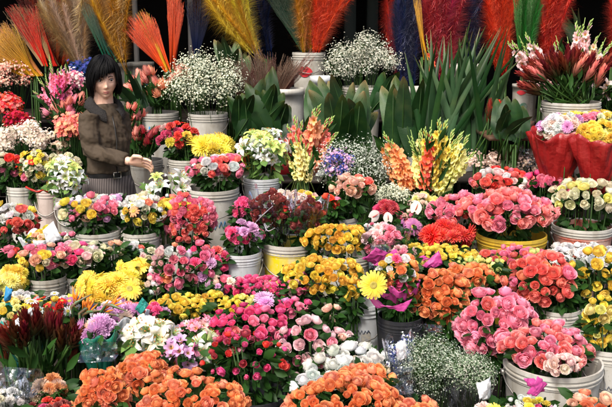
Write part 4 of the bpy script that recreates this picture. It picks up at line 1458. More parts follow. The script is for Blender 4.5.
# ================================================================= upper left
cloud('cream and tan dried statice at the left edge', 'dried_flower_bunch', 24, 139, 33, 16, ['tan', 'blush', 'cream'], 3400, .013, Y=5.0, group='bunches of dried flowers', leafm='leaf')
cloud('tan dried statice below the brown shelf', 'dried_flower_bunch', 512, 160, 48, 12, ['tan', 'blush'], 3400, .012, Y=4.75, group='bunches of dried flowers', leafm='leaf')
cloud('pale dried blossoms under the left grass plumes', 'dried_flower_bunch', 10, 76, 26, 15, ['tan', 'peach', 'dusky'], 2200, .013, Y=6.0, group='bunches of dried flowers', leafm='leaf')
cloud('pink and cream small blossoms left of the blue delphiniums', 'small_flower_bunch', 70, 82, 12, 12, ['blush', 'pink'], 900, .016, Y=5.6, group='bunches of small blossoms', leafm='leaf')
cloud('deep blue delphiniums behind the woman head', 'delphinium_bunch', 86, 76, 16, 15, ['blue', 'navy'], 1500, .018, Y=5.8, group='bunches of small blossoms', leafm='leaf')
cloud('coral blossoms on dark leaves touching the woman sleeve', 'small_flower_bunch', 70, 128, 14, 14, ['coral', 'salmon'], 800, .022, Y=5.0, group='bunches of small blossoms', leafm='leaf')
cloud('small dark crimson blossoms in the left shadow', 'small_flower_bunch', 18, 121, 14, 10, ['crimson', 'dark red'], 700, .018, Y=5.4, group='bunches of small blossoms', leafm='leaf')
cloud('dusky red blossoms at the left edge above the cream statice', 'small_flower_bunch', 6, 104, 14, 12, ['red', 'dusky'], 600, .02, Y=5.6, group='bunches of small blossoms', leafm='leaf')
spray('pink gladioli fanned out left of the woman head', 'gladiolus_bunch', 'glad', 62, 112, [(28, 88), (38, 72), (50, 60), (58, 58), (70, 58)], 9, {'pink': 5, 'hot pink': 1}, 5.5, w=0.74, dY=.08, group='bunches of gladioli', leaves=30, tag=False)
spray('pink proteas left of the woman shoulder', 'protea_bunch', 'protea', 66, 132, [(44, 110), (52, 100), (60, 104), (68, 108), (74, 98), (84, 96)], 15, {'dusky': 4, 'pink': 3}, 5.2, w=0.061, dY=.06, group='bunches of proteas', leaves=60, tag=False)
spray('coral proteas over the white bucket with the blue stroke', 'protea_bunch', 'protea', 158, 106, [(128, 84), (138, 76), (150, 72), (160, 82), (152, 88), (170, 74), (182, 70), (190, 74)], 34, {'salmon': 3, 'dusky': 5}, 5.75, w=0.072, dY=.08, group='bunches of proteas', leaves=90,
      bucket=(158, 114, 42, 'w', 'blue_stroke'), short='the coral proteas', tag=False)
spray('small coral proteas touching the woman jacket', 'protea_bunch', 'protea', 132, 128, [(124, 106), (132, 110), (140, 106), (131, 116)], 10, {'dusky': 3, 'coral': 3}, 5.3, w=0.054, dY=.05, group='bunches of proteas', leaves=40, tag=False)
spray('dark pink proteas behind the woman hand', 'protea_bunch', 'protea', 146, 156, [(126, 136), (136, 130), (146, 134), (156, 130), (164, 138)], 23, {'crimson': 3, 'dusky': 3}, 5.1, w=0.058, dY=.06, group='bunches of proteas', leaves=60,
      bucket=(146, 162, 34, 'd'), short='the dark pink proteas', tag=False)
# ================================================================= gypsophila
cloud('white gypsophila cloud over the bucket left of the dark broad leaves', 'gypsophila_bunch', 205, 84, 37, 30, ['greyish white', 'cream'], 5200, .0088, bucket=(208, 115, 40, 'w'), Y=5.6, group='bunches of gypsophila', short='the left gypsophila')
cloud('white gypsophila cloud at the top centre over a white bucket', 'gypsophila_bunch', 360, 62, 35, 25, ['greyish white', 'cream'], 4800, .0092, bucket=(362, 88, 40, 'w'), Y=5.9, group='bunches of gypsophila', short='the top centre gypsophila')
cloud('thin white gypsophila with blue statice between coral and orange gladioli', 'gypsophila_bunch', 362, 168, 42, 28, ['greyish white'], 2800, .008, Y=4.6, group='bunches of gypsophila')
cloud('lavender blue statice left of the thin gypsophila', 'small_flower_bunch', 338, 166, 15, 16, ['lilac', 'blue'], 800, .012, Y=4.5, group='bunches of small blossoms')
cloud('fine grey green gypsophila in film in the foreground', 'gypsophila_bunch', 434, 370, 35, 30, ['greyish white', 'grey green', 'grey green'], 8200, .0042, Y=2.65, group='bunches of gypsophila', wrap=('cello', -.1, 1.05, .2), inner=.1)
cloud('fine grey green gypsophila behind white printed paper at the right', 'gypsophila_bunch', 470, 376, 24, 21, ['greyish white', 'grey green', 'grey green'], 4600, .0042, Y=2.6, group='bunches of gypsophila', inner=.1, wrap=('cello', .1, 1.05, .15))
cloud('bleached gypsophila glowing white in cellophane right of the white roses', 'gypsophila_bunch', 402, 358, 13, 26, ['white', 'blue'], 2400, .006, Y=2.72, group='bunches of gypsophila', wrap=('cello', .5, 1.2, .15), inner=.1)
# ================================================================= gladioli, centre
spray('coral pink gladioli over the broad leaves in the centre', 'gladiolus_bunch', 'glad', 302, 178, [(278, 134), (290, 118), (303, 112), (314, 108), (324, 114), (334, 122), (346, 124)], 12, {'coral': 3, 'salmon': 5}, 4.8, w=0.84, dY=.1, group='bunches of gladioli', leaves=30, tag=False)
spray('yellow gladioli below the coral ones', 'gladiolus_bunch', 'glad', 303, 186, [(284, 148), (296, 140), (306, 142), (318, 148)], 7, {'lemon': 4, 'yellow': 1}, 4.6, w=0.74, dY=.05, group='bunches of gladioli', leaves=20, tag=False)
spray('yellow gladioli with red ones below the sword leaves', 'gladiolus_bunch', 'glad', 430, 198, [(404, 138), (414, 128), (424, 126), (438, 116), (448, 122), (458, 130), (470, 138), (478, 150)], 17, {'lemon': 9, 'yellow': 3, 'scarlet': 2}, 4.45, w=0.84, dY=.1, group='bunches of gladioli', leaves=50)
spray('orange gladioli leaning left from the yellow ones', 'gladiolus_bunch', 'glad', 412, 196, [(372, 132), (380, 130), (388, 140)], 4, {'orange': 4, 'scarlet': 1}, 4.5, w=0.81, dY=.04, group='bunches of gladioli', leaves=10, tag=False)
spray('pale pink gladioli above the dark leafy bunch at the top right', 'gladiolus_bunch', 'glad', 572, 92, [(548, 36), (560, 30), (576, 22), (588, 16), (598, 32), (610, 30), (618, 44)], 12, {'pale pink': 4, 'peach': 1}, 5.0, w=0.84, dY=.1, group='bunches of gladioli', leaves=30, tag=False)
spray('pale pink gladioli right of the sword leaves', 'gladiolus_bunch', 'glad', 548, 96, [(506, 44), (516, 38), (528, 40), (540, 40)], 7, {'pale pink': 4, 'peach': 1}, 5.1, w=0.74, dY=.06, group='bunches of gladioli', leaves=16, tag=False)
spray('orange gladiolus standing alone in front of the crimson plumes', 'gladiolus_bunch', 'glad', 430, 90, [(421, 24), (424, 26)], 1, 'scarlet', 5.9, w=0.68, dY=.02, group='bunches of gladioli')
# ================================================================= leaves
BL = 'bundles of broad leaves'
spray('broad green leaves behind the thin gypsophila, wide blades', 'leaf_bundle', 'blade', 352, 170, [(302, 88), (318, 78), (332, 76), (346, 96), (362, 100), (376, 92), (352, 90)], 18, ['plain', 'shade'], 5.0, w=0.74, dY=.12, group=BL, bw=28, tag=False)
spray('broad green leaves in front of the blue plumes', 'leaf_bundle', 'blade', 404, 180, [(384, 88), (396, 76), (406, 70), (418, 76)], 10, ['plain', 'shade'], 4.95, w=0.70, dY=.1, group=BL, bw=18, tag=False)
spray('dark broad leaf leaning right over the top centre bucket', 'leaf_bundle', 'blade', 366, 118, [(396, 66), (404, 70), (392, 78)], 4, ['shade'], 5.4, w=0.54, dY=.05, group=BL, bw=4, tag=False)
spray('dark broad leaves right of the left gypsophila', 'leaf_bundle', 'blade', 256, 148, [(228, 98), (238, 92), (250, 94), (262, 88), (270, 74), (282, 92), (290, 96)], 22, ['deep', 'shade'], 5.3, w=0.62, dY=.12, group=BL, bw=26, tag=False)
spray('broad leaves standing behind the left gypsophila', 'leaf_bundle', 'blade', 232, 110, [(213, 40), (224, 40), (236, 38), (246, 46)], 10, ['deep', 'plain'], 5.9, w=0.58, dY=.08, group=BL, bw=16, tag=False)
spray('tall sword leaves fanned out under the dyed plumes', 'leaf_bundle', 'sword', 452, 158, [(404, 48), (424, 50), (438, 30), (448, 44), (462, 32), (474, 22), (486, 26), (500, 22), (508, 30), (520, 52)], 46, ['plain', 'shade', 'deep'], 4.9, w=.72, dY=.14, group=BL, bw=34, tag=False)
spray('dark red leafy stems leaning at the right of the sword leaves', 'leucadendron_bunch', 'leuc', 476, 158, [(486, 112), (498, 106), (505, 102)], 5, ['red', 'rosewood'], 4.7, w=.1, dY=.03, group='bunches of dark leafy spears', tag=False)
spray('dark green leaves behind the woman neck', 'leaf_bundle', 'sword', 140, 108, [(112, 90), (120, 80), (128, 84), (133, 62)], 10, ['plain', 'deep'], 5.6, w=1.1, dY=.06, group=BL, bw=8, tag=False)
spray('green leaf blades beside the right hand red plume', 'leaf_bundle', 'sword', 590, 66, [(560, 6), (568, 2), (574, 8)], 6, ['plain'], 6.2, w=1.1, dY=.06, group=BL, bw=4, tag=False)
# ================================================================= dark red leafy spears
spray('dark red leucadendron over the white bucket at the top right', 'leucadendron_bunch', 'leuc', 570, 104, [(522, 84), (534, 70), (546, 60), (558, 62), (570, 56), (582, 60), (594, 66), (606, 66)], 60, {'wine': 3, 'rosewood': 4, 'dusky': 1}, 4.7, w=.125, dY=.12, group='bunches of dark leafy spears', bw=20,
      bucket=(571, 104, 58, 'w'), short='the dark red leucadendron', leaves=60, tag=False)
spray('dark red green leucadendron in the left foreground', 'leucadendron_bunch', 'leuc', 44, 392, [(0, 350), (8, 336), (22, 324), (36, 322), (48, 322), (60, 328), (70, 334), (78, 346)], 40, {'wine': 4, 'rosewood': 3, 'brown': 3}, 2.8, w=.1, dY=.14, group='bunches of dark leafy spears', bw=26, leaves=50, tag=False)
spray('dark dried brown grass behind the broad leaves in the centre', 'dried_grass_bunch', 'straw', 262, 112, [(214, 60), (236, 52), (256, 50), (276, 56), (296, 62), (312, 58)], 26, {'brown': 4, 'wine': 2}, 5.8, w=.9, dY=.1, group='sheaves of dried grass', bw=14, tag=False)
# ================================================================= dyed plumes and straws at the back
DG = 'sheaves of dyed grass'
spray('ochre straw sheaf at the left edge', 'dyed_grass_sheaf', 'straw', 34, 76, [(-26, 50), (-14, 34), (-2, 24), (10, 30)], 30, {'ochre': 5, 'rust': 1}, 6.0, w=1.1, dY=.1, group=DG, tag=False)
spray('red straw sheaf right of the ochre one', 'dyed_grass_sheaf', 'straw', 50, 66, [(8, 4), (16, 8), (26, 8), (34, 14)], 18, {'red': 4, 'straw': 2}, 6.3, w=1.0, dY=.08, group=DG, tag=False)
spray('dark red straw behind the beige plumes', 'dyed_grass_sheaf', 'straw', 62, 66, [(14, -14), (40, -20), (60, -22), (84, -20)], 24, {'dark red': 4, 'scarlet': 2}, 6.6, w=1.0, dY=.06, group=DG, tag=False)
spray('large beige feathery plumes at the top left', 'dyed_grass_sheaf', 'plume', 86, 76, [(26, -8), (36, -2), (48, -8), (58, -14), (70, -20), (84, -24)], 24, {'straw': 3, 'tan': 4}, 6.1, w=.7, dY=.12, group=DG, bw=.7, tag=False)
spray('golden feathery plumes above the woman head', 'dyed_grass_sheaf', 'plume', 128, 74, [(72, -22), (84, -28), (96, -30), (110, -30)], 18, {'ochre': 4, 'straw': 2}, 6.0, w=.7, dY=.1, group=DG, bw=.7, tag=False)
spray('dark green straw crossing behind the golden plumes', 'dyed_grass_sheaf', 'straw', 112, 62, [(80, 8), (88, 4)], 6, {'bottle': 4}, 5.9, w=.5, dY=.02, group=DG, tag=False)
spray('bright red orange straw fan leaning left over the coral proteas', 'dyed_grass_sheaf', 'straw', 168, 72, [(122, 22), (130, 14), (140, 10), (148, 18)], 22, {'scarlet': 6, 'ochre': 1}, 5.95, w=.75, dY=.06, group=DG, bw=3, tag=False)
spray('upright scarlet straw standing right of the red orange fan', 'dyed_grass_sheaf', 'straw', 174, 72, [(170, -10), (176, -12), (181, -8)], 12, {'scarlet': 6}, 6.1, w=.5, dY=.04, group=DG, bw=3, tag=False)
spray('purple black straw between the scarlet and yellow sheaves', 'dyed_grass_sheaf', 'straw', 196, 66, [(188, -6), (200, -10), (208, -4)], 10, {'navy': 4, 'wine': 2}, 6.4, w=.7, dY=.04, group=DG, bw=4, tag=False)
spray('bright yellow feathery plumes arching to the left at the top', 'dyed_grass_sheaf', 'plume', 262, 62, [(188, -4), (196, -16), (206, -22), (218, -26), (228, -20)], 22, {'yellow': 3, 'ochre': 3}, 6.1, w=0.72, dY=.08, group=DG, bw=4, tag=False)
spray('dark blue plumes behind the yellow ones', 'dyed_grass_sheaf', 'plume', 268, 60, [(230, -18), (246, -22), (258, -18)], 12, {'navy': 4}, 6.5, w=0.72, dY=.04, group=DG, bw=6, tag=False)
spray('dark teal straw leaning left beside the printed white bucket', 'dyed_grass_sheaf', 'straw', 308, 58, [(262, -14), (272, -20), (284, -20), (290, -14)], 18, {'bottle': 4}, 6.3, w=.6, dY=.05, group=DG, bw=4, tag=False)
spray('rust gold plumes standing in the printed white bucket', 'dyed_grass_sheaf', 'plume', 308, 62, [(288, -26), (296, -30), (304, -30)], 12, {'ochre': 3, 'rust': 3}, 6.15, w=0.72, dY=.05, group=DG, bw=5,
      bucket=(309, 53, 34, 'w'), short='the rust gold and scarlet plumes', tag=False)
spray('scarlet orange plumes right of the rust gold ones', 'dyed_grass_sheaf', 'plume', 316, 62, [(312, -28), (322, -30), (332, -26), (344, -16)], 21, {'scarlet': 5, 'red': 1}, 6.1, w=0.76, dY=.06, group=DG, bw=5, tag=False)
spray('red plumes leaning left of the deep blue ones', 'dyed_grass_sheaf', 'plume', 404, 88, [(370, -16), (378, -18), (386, -20)], 12, {'red': 5}, 6.3, w=0.50, dY=.04, group=DG, bw=5, tag=False)
spray('deep blue plumes hanging beside the crimson ones', 'dyed_grass_sheaf', 'plume', 408, 100, [(388, -14), (396, -24), (408, -24)], 25, {'navy': 5, 'blue': 1}, 6.1, w=0.68, dY=.08, group=DG, bw=8, tag=False)
spray('crimson pink plumes above the orange gladiolus', 'dyed_grass_sheaf', 'plume', 446, 90, [(414, -24), (424, -28), (436, -28), (446, -24)], 27, {'crimson': 5, 'magenta': 1}, 6.0, w=0.72, dY=.08, group=DG, bw=8, tag=False)
spray('thin golden straw between the blue and crimson plumes', 'dyed_grass_sheaf', 'straw', 426, 60, [(412, -14), (418, -12)], 4, {'ochre': 4}, 5.9, w=.3, dY=.02, group=DG, bw=2, tag=False)
spray('dark blue plumes between crimson and orange ones', 'dyed_grass_sheaf', 'plume', 470, 84, [(454, -24), (466, -28), (478, -24)], 21, {'navy': 5}, 6.2, w=0.72, dY=.06, group=DG, bw=8, tag=False)
spray('orange red plumes right of the dark blue ones', 'dyed_grass_sheaf', 'plume', 502, 80, [(476, -20), (486, -26), (498, -26), (506, -20)], 22, {'scarlet': 5}, 6.1, w=0.72, dY=.06, group=DG, bw=6, tag=False)
spray('bright green straw sheaf between orange and red plumes', 'dyed_grass_sheaf', ['straw', 'plume'], 526, 70, [(516, -14), (524, -20), (534, -18), (540, -14)], 22, {'emerald': 5}, 6.0, w=0.63, dY=.05, group=DG, bw=5, tag=False)
spray('red plumes right of the green sheaf', 'dyed_grass_sheaf', 'plume', 546, 76, [(538, -22), (548, -26), (560, -22)], 21, {'red': 5, 'scarlet': 1}, 6.05, w=0.68, dY=.06, group=DG, bw=6, tag=False)
spray('red plumes at the top right corner', 'dyed_grass_sheaf', 'plume', 616, 70, [(606, -20), (616, -24), (626, -14)], 12, {'red': 5}, 6.1, w=0.63, dY=.05, group=DG, bw=5, tag=False)
# ================================================================= red paper cones on the right
bunch('lilac white chrysanthemums in the left red paper cone', 'mixed_bouquet', {'carnation': 2, 'mum': 1}, 560, 126, 24, 16, 11, {'blush': 4, 'lilac': 3, 'white': 1}, group='wrapped bouquets', Y=4.35, wrap=('red', -.35, 1.25, .3), gap=.6, leaves=30, tag=False)
bunch('yellow and orange chrysanthemums in the right red paper cone', 'mixed_bouquet', {'carnation': 1, 'mum': 2}, 600, 131, 22, 14, 11, {'yellow': 3, 'golden': 2, 'lemon': 1}, group='wrapped bouquets', Y=4.2, wrap=('red', -.35, 1.3, .3), gap=.6, leaves=30, tag=False)
bunch('yellow and magenta blossoms behind the red paper cones', 'mixed_bouquet', {'carnation': 1, 'mum': 1}, 590, 113, 28, 7, 11, {'yellow': 3, 'pink': 1, 'cream': 3}, group='wrapped bouquets', Y=4.55, gap=.7)
bunch('pale pink blossoms at the right edge above the cones', 'orchid_bunch', 'freesia', 606, 88, 8, 11, 10, {'pale pink': 2, 'blush': 2}, group='bunches of orchids', Y=4.9)
# ================================================================= strelitzia and small single things
spray('bird of paradise flowers with orange tips above the green paper', 'strelitzia_bunch', 'bird', 82, 338, [(66, 290), (78, 300), (96, 302), (118, 296)], 5, 'plain', 2.95, w=.085, dY=.05, group='bunches of strelitzia', bw=4, tag=False)
# ------------------------------------------------------------------ setting
def wood(name, c1, c2, rough=.7):
    m = NT(name)
    tc = m.n('ShaderNodeTexCoord')
    mp = m.n('ShaderNodeMapping')
    mp.inputs['Scale'].default_value = (1, 14, 14)
    m.l(tc.outputs['Object'], mp.inputs[0])
    nz = m.n('ShaderNodeTexNoise', i_Scale=3.0, i_Detail=6.0)
    m.l(mp.outputs[0], nz.inputs['Vector'])
    c = m.mix(nz.outputs[0], c1, c2)
    return m.done(m.principled(c, rough, m.bump(nz.outputs[0], .3, .004)))


M['wood'] = wood('old_bench_wood', (.015, .01, .007), (.04, .027, .018))
M['shelfwood'] = wood('brown_shelf_wood', (.045, .022, .01), (.1, .05, .022))
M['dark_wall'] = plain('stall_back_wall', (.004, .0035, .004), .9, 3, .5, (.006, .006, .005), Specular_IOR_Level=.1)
M['post'] = plain('dark_green_post', (.012, .02, .016), .7)
M['pale_pole'] = plain('pale_pole', (.3, .29, .27), .5)
M['concrete'] = plain('wet_pavement', (.12, .115, .105), .6, 4, .6, (.06, .06, .058), .4, 40)
M['tarp'] = plain('canopy_cloth', (.16, .16, .15), .7)
g = Geo()
g.add([(-150, -60, 0), (150, -60, 0), (150, 220, 0), (-150, 220, 0)], np.array([(0, 1, 2, 3)]))
structure('ground', g.mesh('ground', [M['concrete']]))


def bench(x0, x1, y0, y1, z, label, name='display_bench', mat='wood', n=3, legs=True):
    t = thing(name, label, 'bench' if name == 'display_bench' else 'shelf', ((x0 + x1) / 2, y0, 0), 'stepped display benches' if name == 'display_bench' else None)
    g = Geo()
    w = (y1 - y0) / n
    for i in range(n):
        box(g, (x0 - (x0 + x1) / 2, i * w + .004, z - .025), (x1 - (x0 + x1) / 2, (i + 1) * w - .006, z), 0, .003)
    part('plank_top', g.mesh('plank_top', [M[mat]]), t)
    if legs:
        nl = max(2, int((x1 - x0) / 1.2) + 1)
        for i in range(nl):
            xx = (x0 - x1) / 2 + .05 + (x1 - x0 - .1) * i / (nl - 1)
            for (ya, yb) in ((.02, .06), (y1 - y0 - .07, y1 - y0 - .03)):
                g = Geo()
                box(g, (xx - .025, ya, 0), (xx + .025, yb, z - .026), 0, .002)
                part('leg', g.mesh('leg', [M[mat]]), t)


ORD = ['lowest and nearest', 'second', 'third', 'fourth', 'fifth', 'sixth', 'seventh', 'eighth']
for k in range(8):
    y0 = 2.2 + .45 * k
    y1 = y0 + .449 if k < 7 else 5.49
    if k == 7:
        y1 = 5.49
    hw = .8 + .5 * y0
    z = .27 + .07 * k
    if k < 7:
        y1 = y0 + .445
    if k == 5:
        bench(-hw, -1.45, y0, y1, z, 'dark plank bench left of the woman, under the white lilies', n=3)
        bench(-.92, hw, y0, y1, z, 'dark plank bench right of the woman, under the flower buckets', n=3)
    else:
        bench(-hw, hw, y0, y1 - (.14 if k == 7 else 0), z, 'dark plank bench, %s step of the flower display' % ORD[k], n=3 if k < 7 else 2)
bench(-3.6, 3.6, 5.5, 6.22, .84, 'dark plank bench under the two upper gypsophila buckets', n=4)
bench(-4.0, 4.0, 6.25, 7.1, 1.16, 'dark plank bench highest at the back under the dyed grasses', n=4)

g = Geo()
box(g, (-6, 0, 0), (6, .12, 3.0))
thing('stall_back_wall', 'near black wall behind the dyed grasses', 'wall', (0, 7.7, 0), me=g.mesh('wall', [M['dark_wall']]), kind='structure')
g = Geo()
box(g, (-.05, -.05, 0), (.05, .05, 2.7), 0, .006)
pme = g.mesh('post', [M['post']])
thing('stall_post', 'dark green post above the top centre gypsophila', 'post', (at(350, 20, 7.4).x, 7.4, 0), me=pme, group='posts of the stall')
thing('stall_post', 'dark post just right of the green one above the gypsophila', 'post', (at(372, 20, 7.55).x, 7.55, 0), me=pme, group='posts of the stall')
g = Geo()
tube(g, [(0, 0, 0), (0, 0, 2.7)], .022, 10)
pp = g.mesh('pole', [M['pale_pole']])
thing('metal_pole', 'pale pole between the beige plumes and the red orange straw fan', 'pole', (at(136.5, 50, 6.9).x, 6.9, 0), me=pp, group='pale poles')
thing('metal_pole', 'pale pole left of the yellow plumes at the top', 'pole', (at(190, 10, 6.9).x, 6.9, 0), me=pp, group='pale poles')
# unseen roof assumed over the stall's rear, its front edge set to shade the back
g = Geo()
vs = []
for j in range(9):
    for i in range(25):
        x = -6 + .5 * i
        y = 5.75 + .27 * j
        vs.append((x, y, 2.62 + .05 * j + .03 * math.sin(i * 1.3) * math.sin(j * .8)))
g.add(vs, gf(24, 8), 0)
rf = thing('canopy', 'unseen grey cloth canopy placed to shade the back of the stall', 'canopy', (0, 0, 0), me=g.mesh('canopy', [M['tarp']]))
md = rf.modifiers.new('t', 'SOLIDIFY')
md.thickness = .01

# shelf on the right with the high bucket
Ysh = 4.72
zs = at(520, 134, Ysh).z
g = Geo()
xs0, xs1 = at(484, 134, Ysh).x, at(640, 134, Ysh).x
t = thing('wooden_shelf', 'brown wooden shelf under the high white bucket at the right', 'shelf', ((xs0 + xs1) / 2, Ysh, tier(Ysh - .18)))
zb = tier(Ysh - .18)
hx = (xs1 - xs0) / 2
box(g, (-hx, -.13, zs - zb - .022), (hx, .3, zs - zb), 0, .004)
part('shelf_board', g.mesh('shelf_board', [M['shelfwood']]), t)
for sx in (-1, 1):
    for (ya, yb, zz) in ((-.15, -.1, 0), (.2, .25, .07)):
        g = Geo()
        box(g, (sx * (hx - .35) - .02, ya, zz), (sx * (hx - .35) + .02, yb, zs - zb - .031), 0, .003)
        part('leg', g.mesh('leg', [M['shelfwood']]), t)


def text(body, parent, loc, size, mat, rot=(PI / 2, 0, 0), name='printed_letter'):
    cu = bpy.data.curves.new(name, 'FONT')
    cu.body = body
    cu.size = size
    cu.extrude = .0012
    cu.offset = size * .03
    cu.align_x = 'CENTER'
    tmp = bpy.data.objects.new('tmp', cu)
    COL.objects.link(tmp)
    dg = bpy.context.evaluated_depsgraph_get()
    me = bpy.data.meshes.new_from_object(tmp.evaluated_get(dg))
    bpy.data.objects.remove(tmp)
    me.materials.clear()
    me.materials.append(mat)
    o = bpy.data.objects.new(name, me)
    link(o, parent, loc)
    o.rotation_euler = rot
    return o


def tub(label, px, ytop, ybot, w, Y, mat, bands=(), letter=None, rimmat=None, lips=False, name='plastic_container', cat='container', taper=.9, base=None):
    """a free standing printed container"""
    top, bot = at(px, ytop, Y), at(px, ybot, Y)
    s = ppm(px, ytop, Y)
    r = w / s / 2
    z0 = bot.z if base is None else base
    h = top.z - z0
    t = thing(name, label, cat, (top.x, Y, z0))
    g = Geo()
    P = lambda q: r * (taper + (1 - taper) * q)
    lathe(g, [(.001, 0), (P(0) * .97, 0), (P(0), .008)] + [(P(q), h * q) for q in (.2, .4, .6, .8, .93)] + [(P(.93) * 1.04, h * .93), (P(1) * 1.04, h), (P(1) * .95, h), (P(1) * .93, h * .8), (.001, h * .8)], 28)
    part('container_wall', g.mesh('container_wall', [mat]), t)
    for (q0, q1, bm) in bands:
        g = Geo()
        lathe(g, [(P(q0) + .001, h * q0), (P(q0) + .0025, h * q0 + .001), (P(q1) + .0025, h * q1 - .001), (P(q1) + .001, h * q1)], 28)
        part('printed_band', g.mesh('printed_band', [bm]), t)
    if letter:
        for (ch, dx, q, sz, mt) in letter:
            a = dx
            rr_ = P(q) + .002
            text(ch, t, (rr_ * math.sin(a), -rr_ * math.cos(a) - .001, h * q), sz, mt, (PI / 2, 0, a))
    return t


W_ = M['b_white']
M['teal_print'] = plain('green_print', (.05, .16, .1), .7, 30, .7, (.3, .3, .26))
M['yellow_print'] = plain('yellow_print', (.6, .38, .02), .5)
M['orange_print'] = plain('orange_print', (.55, .12, .02), .5)
tub('white container with red bands and a green mark on the brown shelf', 525, 84, 132, 24, 4.9, M['b_white2'], [(.12, .22, M['b_red'])], base=zs)
tub('white container printed with a blue letter S and red stripe', 287, 88, 118, 34, 5.75, W_, [(.02, .17, M['ink_red'])], [('S', .38, .3, .085, M['ink_blue']), ('R', .05, .3, .085, M['ink_red'])], taper=.97, base=tier(5.75))
tub('grey container between the two dark leaf bundles', 258, 80, 112, 16, 5.95, M['b_grey'], base=tier(5.95))
tub('small container with yellow and orange print right of the left gypsophila', 247, 87, 106, 18, 5.95, M['yellow_print'], [(.1, .5, M['orange_print']), (.7, .8, M['ink_dark'])], taper=1, base=tier(5.95))
tub('blue and white container behind the broad leaves', 321, 76, 112, 22, 5.7, M['b_grey'], [(.2, .45, M['ink_blue']), (.65, .72, M['ink_dark'])], base=tier(5.7))
tub('white bucket with dark print behind the sword leaves', 425, 87, 128, 34, 5.65, W_, [], [('IMC', .0, .66, .05, M['ink_dark'])] and [], base=tier(5.65))
tub('white bucket with a pale green mark behind the sword leaves', 466, 64, 100, 30, 5.9, W_, [(.72, .86, M['teal_print'])], base=tier(5.9))
tub('white bucket with a blue band just right of the woman hair', 141, 62, 82, 25, 6.55, W_, [(.25, .6, M['ink_blue'])], base=tier(6.55))
tub('cream bucket partly hidden by the woman hair', 124, 63, 84, 20, 6.5, M['b_white2'], base=tier(6.5))

# red lips mark and dark print on the bucket with the rust gold plumes
def find(lbl):
    for o in bpy.data.objects:
        if o.parent is None and o.get('label', '').startswith(lbl):
            return o
    raise KeyError(lbl)


def curved_patch(parent, rz, a0, a1, z0, z1, shape, mat, name, off=.0025):
    """mark lying on a bucket's wall: shape(u)->(lo,hi) 0..1 between z0 and z1"""
    g = Geo()
    vs = []
    n = 14
    for i in range(n + 1):
        u = i / n
        lo, hi = shape(u)
        a = a0 + (a1 - a0) * u
        for q in (lo, hi):
            z = z0 + (z1 - z0) * q
            vs.append(((rz(z) + off) * math.cos(a), (rz(z) + off) * math.sin(a), z))
    g.add(vs, gf(1, n), 0)
    part(name, g.mesh(name, [mat]), parent)


ct = find('white container with red bands')
R_c = max(v.co.x for v in ct.children[0].data.vertices) / 1.04
H_c = max(v.co.z for v in ct.children[0].data.vertices)
for (a0, a1, q0, q1, mt, nm) in ((-2.2, -1.5, .45, .62, 'teal_print', 'printed_mark'), (-2.5, -1.7, .78, .88, 'ink_red', 'printed_mark')):
    curved_patch(ct, lambda z: R_c * (.9 + .1 * z / H_c), a0, a1, H_c * q0, H_c * q1, lambda u: (.5 - .5 * math.sin(PI * u), .5 + .5 * math.sin(PI * u) ** .6), M[mt], nm)
bk = find('worn white plastic bucket holding the rust gold')
bw_ = [c for c in bk.children if c.name.startswith('bucket_wall')][0]
Rb = max(v.co.x for v in bw_.data.vertices)
Hb_ = max(v.co.z for v in bw_.data.vertices)
curved_patch(bk, lambda z: Rb * (.84 + .16 * z / Hb_) + .002, -2.35, -1.35, Hb_ * .62, Hb_ * .8, lambda u: (.5 - .5 * math.sin(PI * u) ** .8, .5 + .5 * math.sin(PI * u) ** .7 * (1 - .25 * math.exp(-((u - .5) / .08) ** 2))), M['ink_red'], 'printed_lips')

# ------------------------------------------------------------------ ribbons, papers, film
RB = M['paper_magenta']
M['ribbon_white'] = plain('white_ribbon', (.45, .42, .5), .35)
M['ribbon_red'] = plain('red_ribbon', (.45, .015, .01), .4)
b1 = find('yellow gerbera bouquet')
sheet(b1, [(366, 264), (378, 250), (391, 255, .05), (378, 268, .03)], RB, 3.1)
sheet(b1, [(372, 262, .05), (396, 247, .08), (398, 254, .05), (380, 268, .03)], RB, 3.12, seed=2)
sheet(b1, [(360, 288), (365, 287), (386, 306, -.05), (376, 307, -.05)], RB, 2.98, amp=.012)
sheet(b1, [(378, 308, -.05), (392, 309, -.06), (412, 303, -.03), (404, 314, -.05)], RB, 2.98, amp=.012, seed=6)
b2 = find('small yellow roses right of the magenta bow')
sheet(b2, [(422, 268), (440, 252), (444, 266), (432, 270)], RB, 3.38, 'bow')
sheet(b2, [(412, 262), (424, 256), (430, 260), (420, 267)], RB, 3.4, 'bow', seed=3)
b3 = find('small white, magenta and yellow bouquet')
sheet(b3, [(536, 396), (524, 379), (534, 380), (545, 392)], RB, 2.36, 'bow', amp=.01)
sheet(b3, [(528, 396), (538, 377), (549, 386), (537, 397)], RB, 2.34, 'bow', amp=.01, seed=4)
b4 = find('dark red roses in film over the yellow bucket, left')
for pts in ([(256, 222), (263, 215, -.05), (273, 206, -.05)], [(264, 224), (268, 231, -.04), (275, 228, -.05)]):
    strip(b4, pts, .005, M['ribbon_white'], 3.55, tw=.8)
b5 = find('yellow, white and pink freesia')
strip(b5, [(26, 187), (32, 190, -.03), (38, 192, -.04), (44, 190, -.02), (49, 193)], .014, M['ribbon_red'], 4.4, tw=.8)
b6 = find('lilac chrysanthemum bouquet')
b7 = find('bleached gypsophila')
sheet(b7, [(396, 346), (406, 341), (408, 360), (398, 364)], M['paper_white'], 2.62)
b8 = find('fine grey green gypsophila behind')
sheet(b8, [(478, 388), (491, 378), (493, 404), (480, 402)], M['paper_white'], 2.42)
b9 = find('small yellow, green and white roses')
sheet(b9, [(41, 232), (52, 222), (62, 240), (46, 246)], M['paper_white'], 3.62)
b10 = find('white, red and blue tipped')
